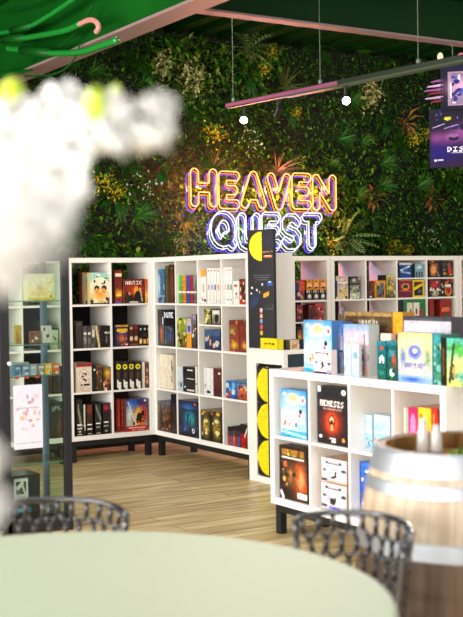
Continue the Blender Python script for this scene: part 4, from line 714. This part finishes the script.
# ------------------------------------------------------------------ display counter beside the side shelf
cu_ = thing('display_counter', 'white waist high display counter with yellow and black panels, under the black standing sign', 'counter', (-.02, -1.475, 0), -PI/2)
CW, CD, CH = .455, .41, .955
bx('side_panel', (0, 0, 0), (.02, CD, CH-.03), M_white, cu_, .001)
bx('side_panel', (CW-.02, 0, 0), (CW, CD, .06), M_white, cu_)
bx('side_panel', (CW-.02, 0, .06), (CW, .035, CH-.03), M_white, cu_)
bx('side_panel', (CW-.02, CD-.035, .06), (CW, CD, CH-.03), M_white, cu_)
M_navy = mat('navy_panel', '22303e', .5, noise=.05)
bx('end_infill', (CW-.014, .035, .06), (CW-.006, CD-.035, CH-.031), M_navy, cu_)['label'] = 'navy infill panel in the counter end'
bx('top_panel', (-.004, -.004, CH-.03), (CW+.004, CD+.004, CH), M_white, cu_, .002)
bx('plinth', (.02, .006, 0), (CW-.02, .03, .045), M_white, cu_)
bx('front_stile', (.02, .006, .045), (.095, .03, CH-.03), M_white, cu_)
bx('front_rail', (.095, .006, CH-.105), (CW-.02, .03, CH-.03), M_white, cu_)
bx('back_panel', (.02, CD-.02, .01), (CW-.02, CD-.004, CH-.03), M_white, cu_)
# three printed boxes standing one over another in the counter front
for i in range(3):
    z = .055+i*.26
    sp_ = 'g 302c34 28242a;b 14 .4 .1 .95 .9 .05 50505c 3c3c48 484850;e .42 .5 .42 .49 f0e010;r .42 0 1 1 302c34;b 12 .45 .1 .98 .9 .05 50505c 3c3c48 484850;q .62 .5 .12 .2 404458'+(';e .85 .9 .05 .05 d87030;r .3 .93 .8 .97 605038' if i == 2 else '')
    q = game('game_box', .335, .2, .255, sp_, '28242a', (-.02+.012, -1.475-.097, z), -PI/2, ['yellow and black box in the counter front, lowest of three', 'yellow and black box in the counter front, middle of three', 'yellow and black box in the counter front, topmost of three'][i], 'game box', cell=.006)
# tall black standing sign
st = thing('standing_sign', 'tall black standing sign with a yellow half disc and a column of coloured dots', 'sign', (-.012, -1.480, .9555), math.radians(-72.3))
SPX = 'g 242026 1c1a1e;q .75 .9 .25 .06 34304c;e .56 .86 .5 .125 f4e018;r .56 .66 1 1 221f26;q .8 .9 .2 .05 34304c;t .76 .80 .016 .4 c08c48 CRAFTYVIE;r .62 .765 .95 .785 e87828;r .66 .77 .9 .78 f8d0b0;r .3 .635 .78 .64 787680;r .2 .61 .88 .622 605e68;r .22 .592 .86 .602 605e68;r .32 .574 .8 .584 605e68;e .84 .545 .1 .018 3868b8;r .74 .53 .94 .545 3868b8;e .84 .56 .05 .006 e8e8f0;e .3 .56 .03 .008 b04858;e .55 .54 .035 .01 e8e0e8;e .16 .51 .04 .012 e8e0d8;e .34 .49 .035 .01 e8e0d8;e .44 .47 .03 .009 e8c880;e .12 .46 .03 .01 e8e0e8;d .6 .44 .8 .462 .018 e0b028;d .12 .4 .4 .45 .04 2c3058;d .1 .36 .36 .4 .03 2c3c68;r .66 .37 .94 .376 606068;r .66 .33 .94 .336 606068;r .66 .33 .68 .376 606068;r .92 .33 .94 .376 606068;r .79 .33 .81 .376 606068;e .5 .32 .06 .02 e8b8c0;e .5 .272 .06 .02 e8b088;e .5 .225 .06 .02 8898d0;e .5 .178 .06 .02 d85058;e .5 .13 .06 .02 d8c020'
sb = game('sign_body', .236, .028, .845, SPX, '1a181c', (0, 0, 0), 0, 'x', 'x', cell=.004); sb.parent = st; BOXES.remove(sb)
for k in ('label', 'category'): del sb[k]
bx('foot', (.05, .0285, 0), (.186, .09, .008), M_blackm, st)
game('game_box', .222, .045, .075, 'g f0e010 e8d808;r .25 .4 .35 .6 403c10;r .42 .42 .5 .6 403c10;r .54 .42 .6 .6 403c10;r .66 .42 .78 .6 403c10;r .97 0 1 1 201c10', 'e8d810', (-.017, -1.64, .956), -PI/2, 'flat yellow box lying at the foot of the black standing sign', 'game box', cell=.006)
game('game_box', .27, .12, .036, 'g 202024 181820;r .0 0 .28 1 e0d0c0;r .05 .3 .22 .9 c89860;r .5 .3 .8 .6 c8c8c8;r .9 .2 1 .8 e8e8e8', '1c1c20', (.04, -1.925, .956), 0, 'thin dark game box with a cream end, lower of two on the counter', 'game box', cell=.006)
game('game_box', .27, .12, .03, 'g 181818 101014;r .0 .1 .28 .9 d8c0a8;r .5 .35 .85 .7 b8b0a8;r 0 .92 1 1 c08898', '1c1c20', (.04, -1.922, .9925), 0, 'thin dark game box with a rosy upper edge, upper of two on the counter', 'game box', cell=.006)
# ------------------------------------------------------------------ glass display cabinet
VX, VY, VW, VD, VH = -2.205, -2.30, .43, .37, 1.60
vi = thing('glass_cabinet', 'tall glass display cabinet with black posts at the left', 'cabinet', (VX, VY, 0))
M_post = mat('post_black', '14141c', .4, noise=.05); M_alu = mat('grey_blue_post', '66708c', .4, .1)
def glass_mat(name, c='eef6f0'):
    m = bpy.data.materials.new(name); m.use_nodes = True; nt = m.node_tree; nt.nodes.clear()
    o = nt.nodes.new('ShaderNodeOutputMaterial'); mx = nt.nodes.new('ShaderNodeMixShader'); t = nt.nodes.new('ShaderNodeBsdfTransparent'); g = nt.nodes.new('ShaderNodeBsdfGlossy')
    fr = nt.nodes.new('ShaderNodeMath'); fr.operation = 'MULTIPLY_ADD'; lw = nt.nodes.new('ShaderNodeLayerWeight'); lw.inputs['Blend'].default_value = .15; nt.links.new(lw.outputs['Facing'], fr.inputs[0]); fr.inputs[1].default_value = .06; fr.inputs[2].default_value = .012; t.inputs['Color'].default_value = (*lin(c), 1); g.inputs['Roughness'].default_value = .02
    nt.links.new(fr.outputs[0], mx.inputs[0]); nt.links.new(t.outputs[0], mx.inputs[1]); nt.links.new(g.outputs[0], mx.inputs[2]); nt.links.new(mx.outputs[0], o.inputs[0]); return m
M_glass = glass_mat('clear_glass'); M_gedge = mat('glass_edge_green', '58806c', .2, noise=.05)
for (x, y, m_, r_) in ((0, 0, M_post, .055), (VW-.048, 0, M_post, .048), (VW-.034, VD-.034, M_alu, .034), (0, VD-.028, M_post, .028)):
    pt = bx('post', (x, y, .0), (x+r_, y+.028 if r_ > .04 else y+r_, VH), m_, vi, .003)
    if m_ is M_alu: pt['label'] = 'pale blue grey rear post'
bx('base', (.028, .0, .02), (VW-.028, VD, .10), M_post, vi, .003); bx('top_frame', (0, 0, VH-.03), (VW, VD, VH), M_post, vi)
for z in (.40, .905, 1.085, 1.335):
    s_ = bx('glass_shelf', (.03, .03, z), (VW-.04, VD-.04, z+.006), M_glass, vi)
    bx('shelf_edge', (.03, .027, z), (VW-.04, .03, z+.006), M_gedge, s_)
bx('glass_pane', (.029, .008, .10), (VW-.029, .013, VH-.03), M_glass, vi)
bx('glass_pane', (VW-.018, .029, .10), (VW-.013, VD-.035, VH-.03), M_glass, vi)
bx('glass_pane', (.008, .029, .10), (.013, VD-.029, VH-.03), M_glass, vi)
mm = MB(); mm.lathe([(0, 0), (.012, 0), (.012, .01), (0, .014)], 14); kn = mm.build('lock_knob', mat('lock_white', 'e0e0e4', .3), vi, loc=(.05, -.002, .99)); kn.rotation_euler = (PI/2, 0, 0)
# small goods on the cabinet shelf
def vu(px, py, yy=VY+.06): return at(px, py, 'y', yy)
cols_ = [('6a88b8', 'blue'), ('8aa0c8', 'pale blue'), ('b0b0c8', 'lilac grey'), ('a89898', 'dusty brown'), ('f0c018', 'yellow'), ('f08030', 'orange')]
xs_ = [14.5, 22, 30, 37.5, 45, 52.5, 60]
for i, (c_, nm) in enumerate(cols_):
    a, b_ = vu(xs_[i], 360), vu(xs_[i+1]-.7, 360)
    game('card_pack', b_[0]-a[0], .05, .062, f'g {c_} {c_};r .1 .6 .9 .8 d8d8e0;q .6 .15 .3 .2 f0f0f0;b 3 .1 .1 .9 .5 .2 {c_} 506078', c_, (a[0], a[1], .9115), 0, f'small {nm} card pack on the glass cabinet shelf', 'card pack', cell=.006)
for i, px in enumerate((16.5, 26.5, 37)):
    a = vu(px, 372, VY+.024); bx('price_tag', (a[0]-.012, a[1]-.002, .897), (a[0]+.014, a[1], .911), mat('tag_red', 'e05030', .5), None)
    o = bpy.context.scene.objects[-1] if False else [x for x in bpy.data.objects if x.name.startswith('price_tag')][-1]
tags_ = sorted([x for x in bpy.data.objects if x.name.startswith('price_tag')], key=lambda o: o.name)
for o, lb in zip(tags_, ['small red price tag on the cabinet shelf edge, left one', 'small red price tag on the cabinet shelf edge, middle one', 'small red price tag on the cabinet shelf edge, right one']): tag(o, lb, 'price tag')
a = vu(16, 352); game('game_box', .12, .04, .07, 'g c8c8c4 b8b8b0;r .08 .1 .92 .8 9aa094;b 4 .1 .1 .9 .8 .15 d0d0c8 788078', 'b0b0a8', (a[0]+.0, VY+.16, .9115), 0, 'grey framed box behind the small packs in the glass cabinet', 'box')
a = at(28.5, 300, 'y', VY+.08); b_ = at(55, 300, 'y', VY+.08)
game('game_box', b_[0]-a[0], .08, .155, 'g f4e8d0 f8e4b0;q .5 .3 .5 .2 f8d890;r 0 0 1 .1 f0c850;b 6 .2 .2 .9 .7 .1 e8d8c0 f0c8a0 f8f0e0;e .85 .15 .05 .04 705040', 'f0dca0', (a[0], a[1], 1.3415), 0, 'cream and yellow box standing high in the glass cabinet', 'game box')
a = at(11, 330, 'y', VY+.1)
game('toy_figure_box', .035, .03, .11, 'g e8c048 c89828', 'c89828', (a[0]+.03, a[1], 1.0915), 0, 'narrow yellow packet beside the left cabinet post', 'packet')
for (px, py, c_, lb) in ((31, 342, 'a05840', 'small rusty brown packet on the cabinet middle shelf, left one'), (43, 338, 'd8d0c8', 'small pale packet on the cabinet middle shelf, right one')):
    a = at(px, py, 'y', VY+.12)
    game('card_pack', .055, .03, .10 if c_[0] == 'd' else .07, f'g {c_} {c_};b 6 .1 .1 .9 .9 .2 e8d8c8 503028 {c_}', c_, (a[0], a[1], 1.0915), 0, lb, 'card pack')
# white notice on the front pane
a = at(14.3, 450, 'y', VY-.004); b_ = at(41.8, 384, 'y', VY-.004)
q = game('paper_notice', b_[0]-a[0], .003, b_[2]-a[2], 'g e8e0ee ece4f0;b 16 .08 .45 .92 .85 .09 e0c8d4 d8c0c8 e8dce8 c8b0bc;b 8 .2 .3 .9 .6 .08 e0c0a0 d8b8a8;r .1 .63 .9 .65 c8b8c8;r .05 .08 .95 .1 d0c4d0', 'e8e0e8', (a[0], VY-.006, a[2]), 0, 'white paper notice with faded pink pictures on the cabinet front', 'notice', cell=.006)
a = at(13, 499, 'y', VY+.05); b_ = at(35, 455, 'y', VY+.05)
game('storage_box', .19, .22, .24, 'g 1c1c20 18181c;r .16 .42 .62 .92 d8d8dc;r .22 .48 .56 .84 1a1a1e;d .28 .7 .42 .8 .05 d8d8dc;d .52 .55 .42 .8 .03 d8d8dc;r .22 .46 .56 .54 c8c8cc;r .1 .1 .7 .22 4080b0;r .3 .14 .6 .18 b0d0e8', '1a1a1e', (VX+.055, VY+.05, .1005), 0, 'black box with a white emblem and blue strip in the cabinet base', 'box', cell=.006)
game('storage_box', .125, .12, .055, 'g 8a8c90 686a70;b 6 0 0 1 1 .2 a8a8ac 505258', '5a5c60', (VX+.25, VY+.06, .1005), 0, 'small grey box in the cabinet base next to the black box', 'box')
# ------------------------------------------------------------------ round table
TC = (-3.578, -6.240); TR = .732
tb = thing('round_table', 'pale green round table in the foreground', 'table', (*TC, 0))
m = MB(); m.lathe([(0, .715), (TR-.03, .715), (TR-.008, .722), (TR, .734), (TR-.004, .746), (TR-.012, .75), (0, .75)], 96); m.build('tabletop', mat('sage_laminate', 'a6ad97', .6, noise=.02, spec=.3), tb, smooth=False)
m = MB(); m.lathe([(0, .03), (.035, .03), (.035, .7), (0.12, .714), (0, .7145)], 24); m.build('pedestal', M_blackm, tb, smooth=True)
m = MB(); m.lathe([(0, 0), (.3, 0), (.3, .012), (.05, .03), (0, .03)], 40); m.build('base', M_blackm, tb)
# ------------------------------------------------------------------ lattice chairs
M_chair = mat('black_gloss_plastic', '1c1c24', .22, coat=.8, noise=.05)
def lattice(m, fn, nu, nv, rad, seed, closed=False):
    """irregular hexagonal mesh of round bars over the surface fn(u,v)"""
    R = random.Random(seed); pts = {}
    def P_(i, j):
        if (i, j) not in pts:
            u, v = i/nu, j/nv
            if 0 < i < nu: u += R.uniform(-.2, .2)/nu+(.35*v-.17)/nu
            if 0 < j < nv: v += (.2 if (i+j) % 2 else -.2)/nv+R.uniform(-.1, .1)/nv
            pts[(i, j)] = Vector(fn(min(max(u, 0), 1), min(max(v, 0), 1)))
        return pts[(i, j)]
    for j in range(nv+1):
        for i in range(nu+1):
            if j < nv and ((i+j) % 2 or i in (0, nu)): m.tube([P_(i, j), P_(i, j+1)], [rad*1.3, rad*1.15], 6)
            if i < nu and R.random() < .93: m.tube([P_(i, j), P_(i+1, j)], rad*R.uniform(.8, 1.15), 6)
def make_chair(c, face, label, z_top=.80, span=68, rb=.25, tilt=0):
    t = thing('lattice_chair', label, 'chair', (*c, 0), face)     # local +x points to the backrest
    def back(u, v):
        a = math.radians(-span+2*span*u); z = .46+(z_top-.46-.02*(abs(2*u-1))**3)*v; r_ = rb*(.86+.16*v)
        return (r_*math.cos(a), r_*math.sin(a), z)
    m = MB(); lattice(m, back, 25, 6, .0062, hash_(label)); m.build('backrest', M_chair, t, smooth=True)
    m = MB(); m.tube([back(i/30, 1) for i in range(31)], .009, 8); m.tube([back(0, i/10) for i in range(11)], .009, 8); m.tube([back(1, i/10) for i in range(11)], .009, 8); m.build('backrest_rim', M_chair, t, smooth=True)
    def seat(u, v):
        a = 2*PI*u; return (rb*.86*v*math.cos(a)-.0, rb*.92*v*math.sin(a), .455-.012*(1-v*v))
    m = MB(); lattice(m, lambda u, v: seat(u, .15+.85*v), 18, 4, .007, 3); m.tube([seat(i/36, 1) for i in range(37)], .011, 8); m.build('seat', M_chair, t, smooth=True)
    for sx in (-1, 1):
        for sy in (-1, 1):
            m = MB(); m.tube([(sx*.13, sy*.13, .45), (sx*.19, sy*.19, .012)], [.013, .010], 10); m.build('leg', M_blackm, t, smooth=True)
    return t
make_chair((-2.815, -6.15), math.radians(3), 'black glossy lattice chair at the right of the green table', span=66, rb=.235)
make_chair((-3.345, -5.57), math.radians(56), 'black glossy lattice chair behind the green table at the left', span=66)
# ------------------------------------------------------------------ barrel
BC = np.array(at(465, 443.5, 'z', .95))
ba = thing('wooden_barrel', 'light oak barrel with steel hoops at the lower right', 'barrel', (BC[0], BC[1], 0))
def stave_mat(name, c1, c2):
    m = mat(name, c1, .5, noise=.12, nscale=6); nt = m.node_tree; b = nt.nodes['Principled BSDF']
    tc = nt.nodes.new('ShaderNodeTexCoord'); mp = nt.nodes.new('ShaderNodeMapping'); mp.inputs['Scale'].default_value = (9, 9, 1.3); n = nt.nodes.new('ShaderNodeTexNoise'); n.inputs['Scale'].default_value = 2.2; n.inputs['Detail'].default_value = 6
    nt.links.new(tc.outputs['Object'], mp.inputs[0]); nt.links.new(mp.outputs[0], n.inputs['Vector'])
    cr = nt.nodes.new('ShaderNodeValToRGB'); cr.color_ramp.elements[0].color = (*lin(c2), 1); cr.color_ramp.elements[1].color = (*lin(c1), 1); cr.color_ramp.elements[0].position = .35; cr.color_ramp.elements[1].position = .62
    nt.links.new(n.outputs['Fac'], cr.inputs['Fac']); nt.links.new(cr.outputs[0], b.inputs['Base Color']); return m
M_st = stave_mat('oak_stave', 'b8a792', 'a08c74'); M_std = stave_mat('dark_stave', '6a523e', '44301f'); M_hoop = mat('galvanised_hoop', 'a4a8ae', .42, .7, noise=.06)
M_in = stave_mat('toasted_oak', 'a8804c', '6a4824')
def br(z): t = (z-.475)/.475; return .332-.070*t*t
def band(z0, z1, ex, n=6): return [(br(z0+(z1-z0)*k/n)+ex, z0+(z1-z0)*k/n) for k in range(n+1)]
NS = 26
def staves(z0, z1, mt, nm):
    for k in range(NS):
        m = MB(); a0, a1 = 2*PI*k/NS+.002, 2*PI*(k+1)/NS-.002; zz = [z0+(z1-z0)*i/8 for i in range(9)]
        for za, zb in zip(zz[:-1], zz[1:]):
            for aa, ab in ((a0, (a0+a1)/2), ((a0+a1)/2, a1)):
                q = [((br(z)-o_)*math.cos(a), (br(z)-o_)*math.sin(a), z) for o_ in (0,) for z, a in ((za, aa), (za, ab), (zb, ab), (zb, aa))]
                m.face(q); qi = [((br(z)-.026)*math.cos(a), (br(z)-.026)*math.sin(a), z) for z, a in ((za, aa), (zb, aa), (zb, ab), (za, ab))]; m.face(qi, mi=1)
        for z, s_ in ((z0, 0), (z1, 1)):
            m.face([((br(z))*math.cos(a0), br(z)*math.sin(a0), z), ((br(z))*math.cos(a1), br(z)*math.sin(a1), z), ((br(z)-.026)*math.cos(a1), (br(z)-.026)*math.sin(a1), z), ((br(z)-.026)*math.cos(a0), (br(z)-.026)*math.sin(a0), z)], mi=1)
        m.build(nm, [mt, M_in], ba)
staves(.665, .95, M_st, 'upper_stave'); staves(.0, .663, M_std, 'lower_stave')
for z0, z1 in ((.888, .953), (.832, .868), (.665, .712), (.24, .285), (.08, .12), (.0, .06)):
    m = MB(); m.lathe(band(z0, z1, .0035)+[(br(z1)-.002, z1)], 64); m.build('hoop', M_hoop, ba, smooth=True)
m = MB(); m.lathe([(0, .885), (br(.885)-.028, .885), (br(.885)-.028, .90), (0, .90)], 48); m.build('barrel_head', M_in, ba)
# things standing on the barrel head
M_fro = mat('frosted_white', 'e8e4e0', .3, noise=.02, trans=.3)
for i, (px, lb) in enumerate([(421, 'left one of the two pale tapered vases in the barrel top'), (435, 'right one of the two pale tapered vases in the barrel top')]):
    P_ = at(px, 452, 'z', .901)
    P_ = np.array([BC[0], BC[1], .901])+(P_-np.array([BC[0], BC[1], .901]))*.95
    m = MB(); m.lathe([(0, 0), (.019, 0), (.02, .01), (.016, .06), (.010, .095 if i == 0 else .075), (.012, .105 if i == 0 else .085), (.008, .105 if i == 0 else .085), (0, .02)], 20)
    tag(m.build('tapered_vase', M_fro, None, loc=(P_[0], P_[1], .9005), smooth=True), lb, 'vase', 'pale vases on the barrel')
random.seed(9); m = MB()
for k in range(240):
    a, r_ = random.uniform(0, 2*PI), .085*math.sqrt(random.random()); p = Vector((r_*math.cos(a)*1.3, r_*math.sin(a), .002+random.random()*.012))
    leafquad(m, p, Vector((random.uniform(-1, 1), random.uniform(-1, 1), .7)), Vector((0, 0, 1)), .03, .014, rcol(['6a8a30', '507028', '88a040'], .3))
o = m.build('moss_cushion', M_leaf, None, loc=(BC[0]+.06, BC[1]-.02, .901), color=True); tag(o, 'low green moss cushion inside the barrel rim', 'moss')
# ------------------------------------------------------------------ white orchid on the table
def petal_mat():
    m = mat('orchid_petal', 'eeedec', .5, noise=.02, nscale=8); b = m.node_tree.nodes['Principled BSDF']; b.inputs['Subsurface Weight'].default_value = .3; b.inputs['Subsurface Radius'].default_value = (.02, .02, .015); return m
M_petal = petal_mat(); M_bud = mat('orchid_bud', 'b0c82c', .5, noise=.08); M_lip = mat('orchid_lip', 'e8d060', .5, noise=.1); M_stem = mat('orchid_stem', '5a7a34', .5, noise=.1)
def petal_mesh(m, L_, W_, ang, cup=.25, twist=0):
    n, k = 8, 6; rows = []
    ca, sa = math.cos(ang), math.sin(ang)
    for i in range(n+1):
        t = i/n; w = W_*(math.sin(PI*min(1, t*.93+.04))**.7)*.5*(1.1-.2*t); row = []
        for j in range(k+1):
            s = j/k*2-1; x_ = t*L_; y_ = s*w; d_ = -cup*L_*(t*t*.6)+.10*W_*s*s+.012*math.sin(t*6+s*3)
            row.append((x_*ca-y_*sa, -d_*1.0-.004*abs(math.sin(ang*3)), x_*sa+y_*ca))
        rows.append(row)
    for i in range(n):
        for j in range(k): m.face([rows[i][j], rows[i][j+1], rows[i+1][j+1], rows[i+1][j]])
    for i in range(n):
        for j in range(k): m.face([tuple(Vector(p)+Vector((0, .0016, 0))) for p in (rows[i+1][j], rows[i+1][j+1], rows[i][j+1], rows[i][j])])
def bloom(par, loc, s, rz, rx, lab=None):
    e = bpy.data.objects.new('bloom', None)
    m = MB()
    for ang, L_, W_ in ((PI/2, .05, .036), (PI*1.22, .05, .034), (PI*1.78, .05, .034), (PI*.06, .055, .062), (PI*.94, .055, .062)): petal_mesh(m, L_*s, W_*s, ang)
    o = m.build('flower', M_petal, par, smooth=True); o.location = loc; o.rotation_euler = (rx, random.uniform(-.3, .3), rz)
    ml = MB(); ml.lathe([(0, -.004), (.006*s, -.002), (.009*s, .006*s), (.004*s, .016*s), (0, .018*s)], 12)
    l = ml.build('lip', M_lip, o, smooth=True); l.rotation_euler = (PI/2, 0, 0); l['label'] = 'yellow centre of the flower'
    return o
random.seed(21)
VP = Vector((-4.28, -6.86, 0))   # pot stands on the green table near its edge, left of the frame
PT = Vector((-4.0, -6.70, .7505))
pot = thing('orchid', 'large white orchid out of focus in the left foreground', 'orchid', PT)
m = MB(); m.lathe([(0, 0), (.04, 0), (.055, .05), (.06, .11), (.063, .115), (.055, .115), (.05, .1), (0, .1)], 28); m.build('pot', mat('pot_white', 'e8e4dc', .3, noise=.02), pot, smooth=True)
m = MB()
for k in range(5):
    a = k*1.3+2; p0 = Vector((0, 0, .1)); leafquad(m, p0, Vector((math.cos(a), math.sin(a), .5)), Vector((0, 0, 1)), .13, .05, lin('3a6a2c'), .5)
m.build('leaf', M_leaf, pot, color=True)
def OP(px, py, Z): return Vector(depth(px, py, Z))-PT
heads = [(116, 110, 1.2, .38), (111, 140, 1.2, .44), (157, 110, 1.2, .37), (152, 137, 1.2, .43), (66, 106, 1.5, .66), (50, 138, 1.45, .9), (18, 132, 1.45, .92), (62, 160, 1.4, .72), (8, 165, 1.2, 1.0), (36, 190, 1.1, .86), (8, 215, 1.0, .95), (36, 218, .8, .5), (12, 240, .6, .42), (38, 244, .55, .26), (-14, 262, .6, .42), (-20, 190, 1.2, 1.2), (-30, 455, .75, .42), (-28, 500, .75, .42)]
for (px, py, Z, s) in heads:
    bloom(pot, OP(px, py, Z), s*1.05, -YAW*0.5+random.uniform(-.3, .3)-.25, random.uniform(-.35, .15))
for (px, py, Z, r_) in ((97, 104, 1.1, .0125), (13, 97, 1.6, .022), (116, 92, 1.64, .010)):
    m = MB(); m.lathe([(r_*math.sin(PI*k/10)*(.85), -r_*1.2*math.cos(PI*k/10)) for k in range(11)], 16); m.build('bud', M_bud, pot, loc=OP(px, py, Z), smooth=True)
spine = [Vector((0, 0, .1)), Vector((-.03, -.02, .35)), OP(-30, 300, 1.45), OP(0, 180, 1.5), OP(40, 128, 1.56), OP(100, 122, 1.64), OP(150, 128, 1.66)]
curve_tube(spine, .004, 40, 6).build('stem', M_stem, pot, smooth=True)
spine2 = [Vector((.01, 0, .1)), OP(-60, 560, 1.3), OP(-40, 420, 1.15), OP(-25, 300, 1.1), OP(20, 240, 1.05), OP(50, 250, .96)]
curve_tube(spine2, .004, 40, 6).build('stem', M_stem, pot, smooth=True)
# ------------------------------------------------------------------ light
wd = bpy.data.worlds.new('world'); SC.world = wd; wd.use_nodes = True
bg = wd.node_tree.nodes['Background']; bg.inputs['Color'].default_value = (.86, .93, 1, 1); bg.inputs['Strength'].default_value = WORLD
def area(name, loc, rot, sx, sy, e, col=(1, .97, .93)):
    d = bpy.data.lights.new(name, 'AREA'); d.shape = 'RECTANGLE'; d.size = sx; d.size_y = sy; d.energy = e; d.color = col
    o = bpy.data.objects.new(name, d); COL.objects.link(o); o.location = loc; o.rotation_euler = rot; return o
area('daylight_left_windows', (-8.95, -5.5, 1.75), (0, -PI/2, 0), 2.8, 11, E_LEFT)
area('daylight_front_windows', (-1, -12.9, 1.75), (PI/2, 0, 0), 15, 2.8, E_FRONT)
for i, (x, y) in enumerate(((-5.5, -7.5), (-2.6, -5.6), (-4.5, -4.2), (-.6, -7.5), (1.5, -4.5))):
    area('added_ceiling_fill', (x, y, 3.5), (0, 0, 0), 2.2, 1.6, E_CEIL)  # added fill lights out of view, brightening floor and table
o = area('added_wall_wash', (1.3, -2.2, 3.5), (math.radians(52), 0, 0), 5.5, .25, E_WASH, (1, .93, .8))  # added warm fill that brightens the foliage, no fixture modelled
vs = SC.view_settings; vs.view_transform = 'Standard'; vs.look = 'None'; vs.gamma = 1; vs.use_curve_mapping = False; vs.exposure = EXPO
SC.cycles.use_denoising = True; SC.cycles.max_bounces = 8; SC.cycles.transparent_max_bounces = 12; SC.cycles.sample_clamp_indirect = 6
